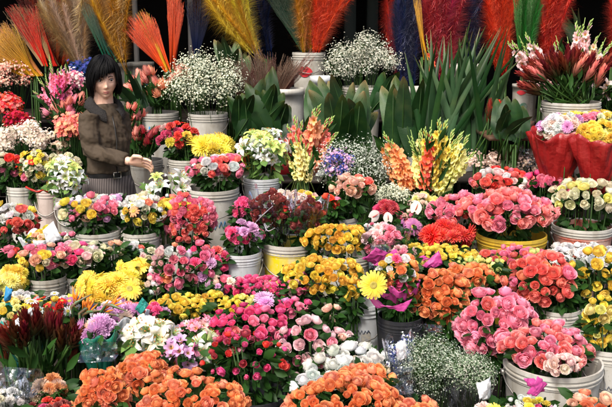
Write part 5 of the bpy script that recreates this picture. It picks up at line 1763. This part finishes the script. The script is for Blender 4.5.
sheet(b10, [(4, 330), (30, 308), (36, 314), (10, 336)], M['paper_white'], 2.85, 'paper_tongue', amp=.01)
sheet(b10, [(8, 338), (32, 322), (40, 334), (16, 350)], M['paper_green'], 2.8, 'paper_tongue')
sheet(b10, [(4, 288), (12, 290), (9, 302), (3, 302)], M['ink_blue'], 2.88, 'ribbon', amp=.01)
b11 = find('magenta and lilac carnations right of the teal')
sheet(b11, [(133, 312), (142, 298), (148, 306), (140, 316)], M['paper_teal'], 2.96, 'paper_tongue')

def film(label, px, py, rx, ry, Y, name='cellophane_sheet'):
    """a crumpled loose sheet of clear film"""
    rr = random.Random(int(px + py))
    s = ppm(px, py, Y)
    g = Geo()
    vs = []
    n = 16
    for j in range(n + 1):
        for i in range(n + 1):
            x = (i / n - .5) * 2 * rx / s
            z = (j / n - .5) * 2 * ry / s
            nz = noise.noise(Vector((x * 14 + px, z * 14, 0))) + .5 * noise.noise(Vector((x * 35, z * 35 + py, 3)))
            vs.append((x + .02 * noise.noise(Vector((x * 9, z * 9, 7))), -.08 * nz, z * (1 + .25 * noise.noise(Vector((x * 8, 1, 2))))))
    g.add(vs, gf(n, n), 0)
    thing(name, label, 'cellophane', at(px, py, Y), 'loose cellophane sheets', me=hard(g.mesh(name, [M['cello']]), 18), rot=(rad(-25), 0, 0))


film('crumpled clear film lying over the tan statice', 535, 156, 26, 12, 4.6)
film('crumpled clear film beside the rust chrysanthemums at the left', 20, 384, 22, 16, 2.5)
film('crumpled clear film around the pink carnations in the centre', 386, 254, 16, 14, 3.4)
film('crumpled clear film left of the gerbera bouquet roses', 40, 250, 14, 10, 3.55)
film('crumpled clear film under the lilac bouquet at the left', 100, 352, 20, 10, 2.65)

film('crumpled clear film at the left of the grey green gypsophila', 404, 372, 12, 22, 2.5)
film('crumpled clear film over the leaves under the orange roses', 424, 336, 20, 12, 2.85)
# anthuriums
M['spathe'] = plain('pale_spathe', (.75, .7, .5), .25)
M['spathe_white'] = plain('white_spathe', (.6, .55, .5), .3)
M['spadix'] = plain('spadix_red', (.5, .05, .04), .5)


def anthurium(label, px, py, Y, size, mat, rot):
    t = thing('anthurium', label, 'flower', at(px, py, Y), 'anthurium flowers', rot=rot)
    g = Geo()
    vs = []
    n = 10
    for j in range(n + 1):
        s = j / n
        w = .5 * (math.sin(PI * min(1, s * .86 + .14)) ** .7)
        for i in range(9):
            u = -1 + i / 4
            x = w * u
            y = s - .35 - .18 * abs(u) * (1 - s) ** 2 * (abs(u) > .3)
            vs.append((x * size, (-.12 * (x * x) * 2 + .08 * math.sin(s * 3)) * size * -1, y * size))
    g.add(vs, gf(8, n), 0)
    part('spathe', g.mesh('spathe', [mat]), t)
    g = Geo()
    tube(g, [(0, -.02 * size, -.2 * size), (.02 * size, -.16 * size, .1 * size), (.04 * size, -.2 * size, .4 * size)], [.05 * size, .045 * size, .015 * size], 8)
    part('spadix', g.mesh('spadix', [M['spadix']]), t)
    g = Geo()
    tube(g, [(0, .01, -.2 * size), (.01, .04, -.25), (.02, .1, -.45)], .004, 6)
    part('stem', g.mesh('stem', [M['stem']]), t)


anthurium('cream yellow anthurium above the mauve gerberas', 416, 208, 3.9, .055, M['spathe'], (rad(-20), rad(15), 0))
anthurium('white anthurium under the peach roses', 374, 216, 3.9, .055, M['spathe_white'], (rad(-25), rad(60), rad(10)))
anthurium('pale round anthurium beside the white one', 388, 218, 3.9, .045, M['spathe_white'], (rad(-10), rad(-10), 0))

# ------------------------------------------------------------------ light, sky, camera
w = bpy.data.worlds.new('World')
SC.world = w
w.use_nodes = True
nt = w.node_tree
bg = nt.nodes['Background']
sky = nt.nodes.new('ShaderNodeTexSky')
sky.sky_type = 'NISHITA'
sky.sun_disc = False
SUN_EL, SUN_AZ = rad(52), rad(205)      # the sun stands behind the camera's left shoulder
sky.sun_elevation = SUN_EL
sky.sun_rotation = SUN_AZ
sky.dust_density = 6
sky.ozone_density = .6
nt.links.new(sky.outputs[0], bg.inputs[0])
bg.inputs[1].default_value = .102
sl = bpy.data.lights.new('sun', 'SUN')
sl.energy = 1.6
sl.angle = rad(15)
sl.color = (1, .96, .9)
so = bpy.data.objects.new('sun', sl)
link(so, None, (0, 0, 6))
sd = Vector((math.sin(SUN_AZ) * math.cos(SUN_EL), math.cos(SUN_AZ) * math.cos(SUN_EL), math.sin(SUN_EL)))
so.rotation_euler = sd.to_track_quat('Z', 'Y').to_euler()
cam = bpy.data.cameras.new('camera')
cam.sensor_width = 36
cam.lens = F * 36 / 612
cam.clip_end = 600
co = bpy.data.objects.new('camera', cam)
link(co, None, (0, 0, CAM_H))
co.rotation_euler = (PI / 2 - PITCH, 0, 0)
SC.camera = co
SC.view_settings.view_transform = 'Standard'
SC.view_settings.look = 'None'
SC.view_settings.exposure = 1.2
SC.view_settings.gamma = 1
SC.cycles.max_bounces = 6
SC.cycles.transparent_max_bounces = 16
SC.cycles.caustics_reflective = False
SC.cycles.caustics_refractive = False
# ------------------------------------------------------------------ the flower seller
M['skin'] = plain('skin', (.74, .46, .34), .5, 40, .15, (.62, .32, .23), Subsurface_Weight=.08)
M['hair'] = plain('black_hair', (.0015, .0012, .0014), .55, Specular_IOR_Level=.15)
M['jacket'] = plain('brown_jacket', (.062, .045, .029), .8, 5, .35, (.046, .033, .022), .6, 30)
mj = NT('brown_jacket_cloth')
tcj = mj.n('ShaderNodeTexCoord')
wj = mj.n('ShaderNodeTexWave', i_Scale=5.0, i_Distortion=9.0, i_Detail=3.0, i_Detail_Scale=1.2)
wj.bands_direction = 'DIAGONAL'
mj.l(tcj.outputs['Object'], wj.inputs['Vector'])
b1j = mj.bump(wj.outputs[1], .55, .02)
fine = mj.n('ShaderNodeBump', i_Strength=.35, i_Distance=.002)
mj.l(mj.noise(260, 3), fine.inputs['Height'])
mj.l(b1j, fine.inputs['Normal'])
cj = mj.mix(mj.noise(6, 4), (.07, .05, .032), (.045, .033, .022))
M['jacket'] = mj.done(mj.principled(cj, .8, fine.outputs[0], Specular_IOR_Level=.25))
M['hood'] = plain('dark_collar', (.012, .01, .009), .9, bump=.8, bscale=120)
M['belt'] = plain('black_belt', (.008, .008, .009), .35)
M['metal'] = plain('buckle_metal', (.5, .48, .42), .3, Metallic=1)
M['eyewhite'] = plain('eye_white', (.6, .58, .56), .25)
M['iris'] = plain('dark_iris', (.02, .015, .012), .15)
M['lips'] = plain('lips', (.5, .17, .15), .4)
M['shirt'] = plain('blue_shirt', (.08, .16, .26), .8)
M['zip'] = plain('zip', (.02, .018, .016), .4)
M['shoe'] = plain('black_shoe', (.01, .01, .01), .4)
m = NT('striped_trousers')
tc = m.n('ShaderNodeTexCoord')
wv = m.n('ShaderNodeTexWave', i_Scale=26.0, i_Distortion=.3)
wv.bands_direction = 'X'
m.l(tc.outputs['Object'], wv.inputs['Vector'])
c = m.mix(wv.outputs[1], (.045, .036, .034), (.12, .1, .095))
M['trousers'] = m.done(m.principled(c, .85, m.bump(wv.outputs[1], .4, .004)))

PY = 4.62
PX = at(104, 160, PY).x
PB = Vector((PX, PY, 0))
YAW = rad(42)                      # body turned to the right of the picture
person = thing('person', 'dark haired woman in a brown jacket standing among the flower buckets, one hand forward', 'person', PB)


def L(px, py, dy=0.0):
    """joint in the person's local frame from where the photo shows it"""
    return at(px, py, PY + dy) - PB


def loft(g, rings, seg=28, mat=0, capt=True, capb=True):
    """rings: (centre, rx, ry, yaw[, power])"""
    vs = []
    for r_ in rings:
        c_, rx, ry, yw = r_[:4]
        p = r_[4] if len(r_) > 4 else 2.0
        for k in range(seg):
            th = 2 * PI * k / seg
            cx, sx = math.cos(th), math.sin(th)
            x = rx * math.copysign(abs(cx) ** (2 / p), cx)
            y = ry * math.copysign(abs(sx) ** (2 / p), sx)
            vs.append((c_[0] + x * math.cos(yw) - y * math.sin(yw), c_[1] + x * math.sin(yw) + y * math.cos(yw), c_[2]))
    fs = [gf(seg, len(rings) - 1, True)]
    if capt:
        fs.append(np.array([list(range(seg))[::-1]]))
    if capb:
        fs.append(np.array([[(len(rings) - 1) * seg + k for k in range(seg)]]))
    g.add(vs, fs, mat)


def limb(g, pts, radii, n=6, seg=14):
    P = [Vector(p) for p in pts]
    Q, Rr = [], []
    for i in range(len(P) - 1):
        for k in range(n):
            s = k / n
            p0, p1, p2, p3 = P[max(i - 1, 0)], P[i], P[i + 1], P[min(i + 2, len(P) - 1)]
            Q.append(.5 * ((2 * p1) + (p2 - p0) * s + (2 * p0 - 5 * p1 + 4 * p2 - p3) * s * s + (3 * p1 - p0 - 3 * p2 + p3) * s ** 3))
            Rr.append(radii[i] * (1 - s) + radii[i + 1] * s)
    Q.append(P[-1])
    Rr.append(radii[-1])
    tube(g, Q, Rr, seg)


def remesh(o, vox, smooth=2):
    md = o.modifiers.new('fuse', 'REMESH')
    md.mode = 'VOXEL'
    md.voxel_size = vox
    md.use_smooth_shade = True
    if smooth:
        ms = o.modifiers.new('relax', 'SMOOTH')
        ms.factor = .5
        ms.iterations = smooth


# ---- head: face along local -Y
def head_pt(a, b, off=0.0):
    """a: azimuth (0 = face front), b: elevation -90..90 degrees"""
    x = math.sin(a) * math.cos(b)
    y = -math.cos(a) * math.cos(b)
    z = math.sin(b)
    px_, py_, pz_ = x * .074, y * .094, z * .112
    if y < 0:
        py_ *= .94
    t = max(0.0, (-pz_ - .015) / .095)
    px_ *= 1 - .42 * min(t, 1) ** 1.3
    if py_ > 0:
        py_ *= 1 - .45 * min(t, 1)
    else:
        py_ -= .012 * min(t, 1) ** 2 * (1 if t > .2 else 0)
    if pz_ > 0:
        px_ *= 1 + .05 * (pz_ / .11)
    f = 1.0 if y < 0 else 0.0
    G = lambda u, m0, s0: math.exp(-((u - m0) / s0) ** 2)
    d = 0.0
    if f:
        d += .004 * G(pz_, .036, .012) * G(px_, 0, .045)                       # brow
        for sx in (-1, 1):
            d -= .011 * G(px_, sx * .031, .015) * G(pz_, .012, .012)            # sockets
            d += .006 * G(px_, sx * .042, .018) * G(pz_, -.022, .018)            # cheeks
            d += .005 * G(px_, sx * .011, .006) * G(pz_, -.031, .007)            # nostrils
        nz = .019 * G(px_, 0, .009) * (G(pz_, -.026, .011) + .55 * G(pz_, -.004, .02))
        d += nz
        d += .006 * G(px_, 0, .021) * (G(pz_, -.053, .005) + G(pz_, -.064, .005))
        d -= .003 * G(px_, 0, .02) * G(pz_, -.0585, .0022)
        d += .007 * G(px_, 0, .02) * G(pz_, -.09, .012)
        d -= .003 * G(px_, 0, .03) * G(pz_, -.074, .006)
    n = Vector((x, y, z * .8)).normalized()
    return Vector((px_, py_ - d, pz_)) + n * off


HY = rad(20)                      # the face turned right of the camera
HT = rad(9)                       # looking down a little
HC = L(104, 79.5, -.02)
HM = Matrix.Translation(HC) @ Matrix.Scale(.92, 4) @ Matrix.Rotation(HY, 4, 'Z') @ Matrix.Rotation(rad(-2), 4, 'Y') @ Matrix.Rotation(HT, 4, 'X')
g = Geo()
nu, nv = 72, 60
vs = []
for j in range(nv + 1):
    b = rad(-90 + 180 * j / nv)
    for i in range(nu):
        vs.append(tuple(HM @ head_pt(2 * PI * i / nu, b)))
g.add(vs, gf(nu, nv, True))
for sx in (-1, 1):
    e = [HM @ Vector((sx * .072, .005, .012 + .02)), HM @ Vector((sx * .08, .012, .0)), HM @ Vector((sx * .073, .006, -.03))]
    tube(g, e, [.01, .014, .007], 8)
SH_R, SH_L = L(88, 115, -.1), L(119, 113, .13)
NECK = (SH_R + SH_L) / 2 + Vector((0, 0, .045))
limb(g, [HC + Vector((-.01, .02, -.04)), HC + Vector((-.015, .03, -.1)), NECK + Vector((0, .0, .0)), NECK + Vector((0, 0, -.06))], [.05, .052, .058, .09])
# trunk
WA = (L(108, 172) + L(108, 172)) / 2
HP = WA + Vector((.0, 0, -.14))
TR = [(NECK + Vector((0, 0, -.02)), .09, .06), (NECK + Vector((0, 0, -.07)), .12, .07), (NECK + Vector((0, 0, -.17)), .118, .085), (NECK + Vector((0, 0, -.27)), .1, .08),
      (WA + Vector((0, 0, .08)), .095, .072), (WA, .1, .076), (HP + Vector((0, 0, .06)), .135, .102), (HP, .148, .108), (HP + Vector((0, 0, -.06)), .145, .102)]
loft(g, [(c_, a, b, YAW, 2.3) for c_, a, b in TR])
fw = Vector((math.sin(YAW), -math.cos(YAW), 0))     # the way the body faces
rt = Vector((-math.cos(YAW), -math.sin(YAW), 0))    # her right hand side
FEET = []
for sx in (1, -1):
    hip = HP + rt * .085 * sx + Vector((0, 0, -.02))
    knee = Vector((hip.x, hip.y, .47)) + fw * .02 + rt * .01 * sx
    ank = Vector((knee.x, knee.y, .09)) - fw * .03
    limb(g, [hip, (hip + knee) / 2, knee, (knee + ank) / 2 - fw * .01, ank], [.088, .075, .055, .052, .036])
    limb(g, [ank, ank + fw * .06 - Vector((0, 0, .045)), ank + fw * .17 - Vector((0, 0, .065))], [.036, .035, .022])
    FEET.append((hip, knee, ank))
# near arm: elbow bent, the forearm reaches to the right over the flowers
ELB, WRI = L(95, 151, -.14), L(130, 161.5, -.2)
ELb = ELB.lerp(WRI, .03)
limb(g, [SH_R + Vector((0, 0, -.01)), SH_R.lerp(ELB, .5) + Vector((-.012, 0, 0)), ELb, ELB.lerp(WRI, .5), WRI], [.04, .036, .024, .026, .022])
KN = L(143, 162.5, -.22)
hd = (KN - WRI).normalized()
up_ = Vector((0, 0, 1))
sd_ = hd.cross(up_).normalized()           # away or towards the camera
hup = sd_.cross(hd).normalized()
# palm: flattened
pal = Geo()
loftpts = []
for s, wv_, th_ in ((0, .022, .017), (.3, .03, .018), (.7, .037, .017), (1.0, .036, .014)):
    c_ = WRI.lerp(KN, s)
    ring = []
    for k in range(14):
        a = 2 * PI * k / 14
        ring.append(tuple(c_ + (hup * .8 + sd_ * .6).normalized() * wv_ * math.cos(a) + (sd_ * .8 - hup * .6).normalized() * th_ * math.sin(a)))
    loftpts += ring
pal.add(loftpts, [gf(14, 3, True), np.array([list(range(14))[::-1]]), np.array([[42 + k for k in range(14)]])])
g.add_geo(pal)
wd = (hup * .8 + sd_ * .6).normalized()      # across the knuckles
pd = (-sd_ * .8 + hup * .6).normalized()     # back of the hand
if pd.y > 0:
    pass
curl = -hup * .75 + sd_ * -.25
for k, (o_, ln, cr) in enumerate(((.031, 1.0, .35), (.0105, 1.1, .7), (-.0105, 1.0, 1.0), (-.03, .8, 1.25))):
    b0 = KN + wd * o_ - hd * .006
    d1 = (hd + curl * .35 * cr).normalized()
    d2 = (hd * .6 + curl * .9 * cr).normalized()
    d3 = (hd * .05 + curl * 1.2 * cr).normalized()
    p1 = b0 + d1 * .036 * ln
    p2 = p1 + d2 * .024 * ln
    p3 = p2 + d3 * .018 * ln
    tube(g, [b0 - hd * .012, b0, b0.lerp(p1, .5), p1, p1.lerp(p2, .5), p2, p2.lerp(p3, .6), p3], [.0075, .0082, .0074, .008, .0068, .0072, .0062, .0042], 10)
tb = WRI + hd * .022 + wd * .022
t1 = tb + (hd * .55 + wd * .75 - Vector((0, .2, 0))).normalized() * .034
t2 = t1 + (hd * .95 + wd * .1 + curl * .1).normalized() * .028
t3 = t2 + (hd * .9 - wd * .25 + curl * .2).normalized() * .02
tube(g, [tb - hd * .01, tb, tb.lerp(t1, .5), t1, t1.lerp(t2, .5), t2, t2.lerp(t3, .6), t3], [.014, .014, .0125, .0115, .0105, .0105, .009, .006], 10)
# far arm, hidden behind the body
EL2, WR2 = SH_L + Vector((-.02, .03, -.27)), SH_L + fw * .1 + Vector((-.02, .02, -.42))
limb(g, [SH_L, EL2, WR2, WR2 + Vector((0, 0, -.09))], [.04, .03, .022, .026])
for k in range(4):
    b0 = WR2 + Vector((0, 0, -.085)) + fw * (.012 * k - .018)
    tube(g, [b0, b0 + Vector((0, 0, -.04)), b0 + Vector((0, 0, -.07)) - fw * .01], [.009, .0085, .006], 8)
tube(g, [WR2 + Vector((0, 0, -.03)) + fw * .02, WR2 + Vector((0, 0, -.07)) + fw * .045, WR2 + Vector((0, 0, -.1)) + fw * .05], [.012, .011, .007], 8)
body = g.mesh('body', [M['skin']])
bo = part('body', body, person)
remesh(bo, .0034, 2)


def face_patch(name, mat, a0, a1, fn, n=14, m_=3, off=.0016):
    """patch on the face between azimuths; fn(u)->(z0,z1) heights in metres"""
    g = Geo()
    vs = []
    for i in range(n + 1):
        u = i / n
        z0, z1 = fn(u)
        for j in range(m_ + 1):
            z = z0 + (z1 - z0) * j / m_
            b = math.asin(max(-1, min(1, z / .112)))
            vs.append(tuple(HM @ head_pt(a0 + (a1 - a0) * u, b, off)))
    g.add(vs, gf(m_, n))
    o = part(name, g.mesh(name, [mat]), person)
    md = o.modifiers.new('t', 'SOLIDIFY')
    md.thickness = .001
    md.offset = 0
    return o


face_patch('lips', M['lips'], rad(-20), rad(20), lambda u: (-.0585 - .0085 * math.sin(PI * u) ** .8, -.0575 + .006 * math.sin(PI * u) ** .7 - .0018 * math.exp(-((u - .5) / .08) ** 2)), 18, 5, .001)
for sx in (-1, 1):
    a0, a1 = sx * rad(11), sx * rad(37)
    face_patch('eyebrow', M['hair'], a0, a1, lambda u: (.0285 + .006 * math.sin(PI * min(1, u * .9)) - .004 * u, .0335 + .0065 * math.sin(PI * min(1, u * .9)) - .0065 * u))
    c_ = HM @ Vector((sx * .031, -.0635, .0115))
    g = Geo()
    prof = [(.0115 * math.sin(PI * q / 10) + 1e-5, -.0115 * math.cos(PI * q / 10)) for q in range(11)]
    lathe(g, prof, 16)
    ey = part('eye', g.mesh('eye', [M['eyewhite']]), person, c_)
    look = (HM.to_3x3() @ Vector((.25, -1, -.18))).normalized()
    g = Geo()
    lathe(g, [(.0001, .0122), (.0035, .0119), (.0055, .0108), (.0058, .0095)], 14)
    part('iris', g.mesh('iris', [M['iris']]), ey, (0, 0, 0), look.to_track_quat('Z', 'Y').to_euler())
    # lids
    face_patch('eyelash', M['hair'], sx * rad(14), sx * rad(37), lambda u: (.0142 + .0032 * math.sin(PI * u) - .001 * u, .017 + .0036 * math.sin(PI * u) - .001 * u), 10, 2, .0045)
    face_patch('eyelid', M['skin'], sx * rad(13), sx * rad(38), lambda u: (.0165 + .0034 * math.sin(PI * u), .023 + .003 * math.sin(PI * u)), 10, 3, .0032)
    face_patch('eyelid', M['skin'], sx * rad(14), sx * rad(38), lambda u: (.0005 - .001 * math.sin(PI * u), .0066 - .0028 * math.sin(PI * u)), 10, 3, .003)

# ---- hair: a chin-length black bob with a fringe
g = Geo()
rr = random.Random(5)
sc_ = 1.14
cr = Vector((.0, .018, .112))


def hair_pt(a, b, k):
    p = head_pt(a, b)
    z = math.sin(b) * .112
    x = math.sin(a) * math.cos(b) * .074
    y = -math.cos(a) * math.cos(b) * .094
    return Vector((x * k * 1.06, y * k + .004, z * k + .004))


nu2, nv2 = 48, 18
vs = []
for j in range(nv2 + 1):
    for i in range(nu2):
        a = 2 * PI * i / nu2
        front = max(0.0, math.cos(a)) ** .6
        low = rad(-38) * (1 - front) + rad(24) * front
        if math.cos(a) > .3:
            low = rad(24)
        elif math.cos(a) > .0:
            low = rad(24) * (math.cos(a) / .3) + rad(-30) * (1 - math.cos(a) / .3)
        b = rad(90) + (low - rad(90)) * j / nv2
        k = 1.12 + .01 * math.sin(a * 17)
        p = hair_pt(a, b, k)
        if b < 0:
            p = Vector((p.x * (1 + .2 * -b), p.y * (1 + .15 * -b), p.z))
        vs.append(tuple(HM @ p))
g.add(vs, gf(nu2, nv2, True))
for q in range(900):
    a = rr.uniform(-PI, PI)
    if abs(a) < rad(42):
        low = rad(rr.uniform(10, 28) + 14 * math.sin(a * 1.8))
    elif abs(a) < rad(62):
        low = rad(rr.uniform(-30, 5))
    elif abs(a) < rad(90):
        low = rad(rr.uniform(-50, -28))
    else:
        low = rad(rr.uniform(-60, -42))
    a_top = a * .6 + rr.uniform(-.3, .3) + (.5 if abs(a) < rad(62) else 0)
    pts = []
    lift = rr.choice((rr.uniform(1.1, 1.2), rr.uniform(1.14, 1.3)))
    n = 9
    flick = rr.uniform(-.25, .25)
    for j in range(n):
        s = j / (n - 1)
        b = rad(84) + (low - rad(84)) * s
        aa = a_top * (1 - s) + a * s if s < .5 else a + flick * (s - .5)
        aa = a + (a_top - a) * (1 - s) ** 2
        p = hair_pt(aa, b, lift + .02 * math.sin(PI * s))
        if b < 0:
            fl = 1 + rr.uniform(.15, .34) * -b
            p = Vector((p.x * fl, p.y * fl, p.z))
        pts.append(HM @ p)
    wdt = rr.uniform(.0013, .0032)
    tube(g, pts, [wdt * .6] + [wdt] * (n - 3) + [wdt * .7, wdt * .15], 4, rnd=rr.random())
part('hair', g.mesh('hair', [M['hair']]), person)

# ---- jacket
g = Geo()
JT = [(NECK + Vector((0, 0, .012)), .068, .062), (NECK + Vector((0, 0, -.012)), .092, .07), (NECK + Vector((0, 0, -.05)), .142, .085), (NECK + Vector((0, 0, -.1)), .148, .1), (NECK + Vector((0, 0, -.18)), .142, .114), (NECK + Vector((0, 0, -.27)), .126, .104),
      (WA + Vector((0, 0, .1)), .118, .092), (WA + Vector((0, 0, .03)), .122, .093), (WA + Vector((0, 0, .005)), .126, .096)]
loft(g, [(c_ + fw * .008, a, b, YAW, 2.2) for c_, a, b in JT])
limb(g, [SH_R + Vector((.01, 0, .005)), SH_R.lerp(ELB, .5) + Vector((-.012, 0, 0)), ELB + Vector((-.004, 0, 0)), ELB.lerp(WRI, .55), ELB.lerp(WRI, .9)], [.055, .053, .047, .043, .036])
limb(g, [SH_L + Vector((0, 0, 0)), EL2, EL2.lerp(WR2, .9)], [.06, .05, .04])
jm = g.mesh('jacket', [M['jacket']])
jo = part('jacket', jm, person)
remesh(jo, .006, 3)
tex = bpy.data.textures.new('folds', 'CLOUDS')
tex.noise_scale = .07
tex.noise_depth = 2
md = jo.modifiers.new('folds', 'DISPLACE')
md.texture = tex
md.texture_coords = 'LOCAL'
md.strength = .018
md.mid_level = .5
g = Geo()
vs = []
for q in range(33):
    a = rad(-158 + 316 * q / 32)
    d_ = -fw * math.cos(a) + rt * math.sin(a)
    fr = max(0, -math.cos(a))
    w_ = .008 * math.sin(q * 1.7)
    for (r0, z) in ((.058, .03), (.064, .05), (.078, .044 + w_), (.098, .018 + w_), (.106, -.006), (.092, -.016)):
        vs.append(tuple(NECK + d_ * (r0 + .022 * fr) + Vector((0, 0, z - .075 * fr ** 1.3))))
g.add(vs, gf(5, 32))
part('collar', g.mesh('collar', [M['hood']]), person)
g = Geo()
zp = [NECK + fw * .09 + Vector((0, 0, -.05)), NECK + fw * .112 + Vector((0, 0, -.11)), NECK + fw * .127 + Vector((0, 0, -.18)), NECK + fw * .115 + Vector((0, 0, -.27)), WA + fw * .104 + Vector((0, 0, .08)), WA + fw * .104 + Vector((0, 0, .01))]
tube(g, zp, .004, 6)
part('zip', g.mesh('zip', [M['zip']]), person)
g = Geo()
vs = []
for i in range(9):
    a = rad(-16 + 4 * i)
    d_ = fw * math.cos(a) + rt * math.sin(a)
    for (r0, z) in ((.05, .0), (.068, -.03), (.088, -.06)):
        vs.append(tuple(NECK + d_ * r0 + Vector((0, 0, z))))
g.add(vs, gf(2, 8))
part('shirt', g.mesh('shirt', [M['shirt']]), person)
g = Geo()
loft(g, [(WA + Vector((0, 0, z)), .123 + e, .095 + e, YAW, 2.3) for z, e in ((-.022, -.004), (-.021, 0), (.012, 0), (.013, -.004))], capt=False, capb=False)
be = part('belt', hard(g.mesh('belt', [M['belt']])), person)
g = Geo()
bc = WA + fw * .103 + Vector((0, 0, -.005))
sx_ = rt
P_ = [bc + sx_ * .022 + up_ * .016, bc - sx_ * .022 + up_ * .016, bc - sx_ * .022 - up_ * .016, bc + sx_ * .022 - up_ * .016, bc + sx_ * .022 + up_ * .016]
tube(g, P_, .003, 6)
part('buckle', g.mesh('buckle', [M['metal']]), be)
g = Geo()
loft(g, [(WA + Vector((0, 0, -.003)), .117, .09, YAW, 2.3), (HP + Vector((0, 0, .07)), .146, .112, YAW, 2.3), (HP, .158, .12, YAW, 2.3), (HP + Vector((0, 0, -.07)), .155, .112, YAW, 2.3)])
for sx, (hip, knee, ank) in zip((1, -1), FEET):
    limb(g, [hip, (hip + knee) / 2, knee, ank + Vector((0, 0, .02))], [.098, .088, .07, .062])
tr = part('trousers', g.mesh('trousers', [M['trousers']]), person)
remesh(tr, .007, 2)
for sx, (hip, knee, ank) in zip((1, -1), FEET):
    g = Geo()
    z0 = Vector((0, 0, -ank.z))
    limb(g, [ank - fw * .03 + Vector((0, 0, -.045)), ank + fw * .03 - Vector((0, 0, .048)), ank + fw * .1 - Vector((0, 0, .056)), ank + fw * .17 - Vector((0, 0, .062))], [.042, .042, .038, .024])
    part('shoe', g.mesh('shoe', [M['shoe']]), person)
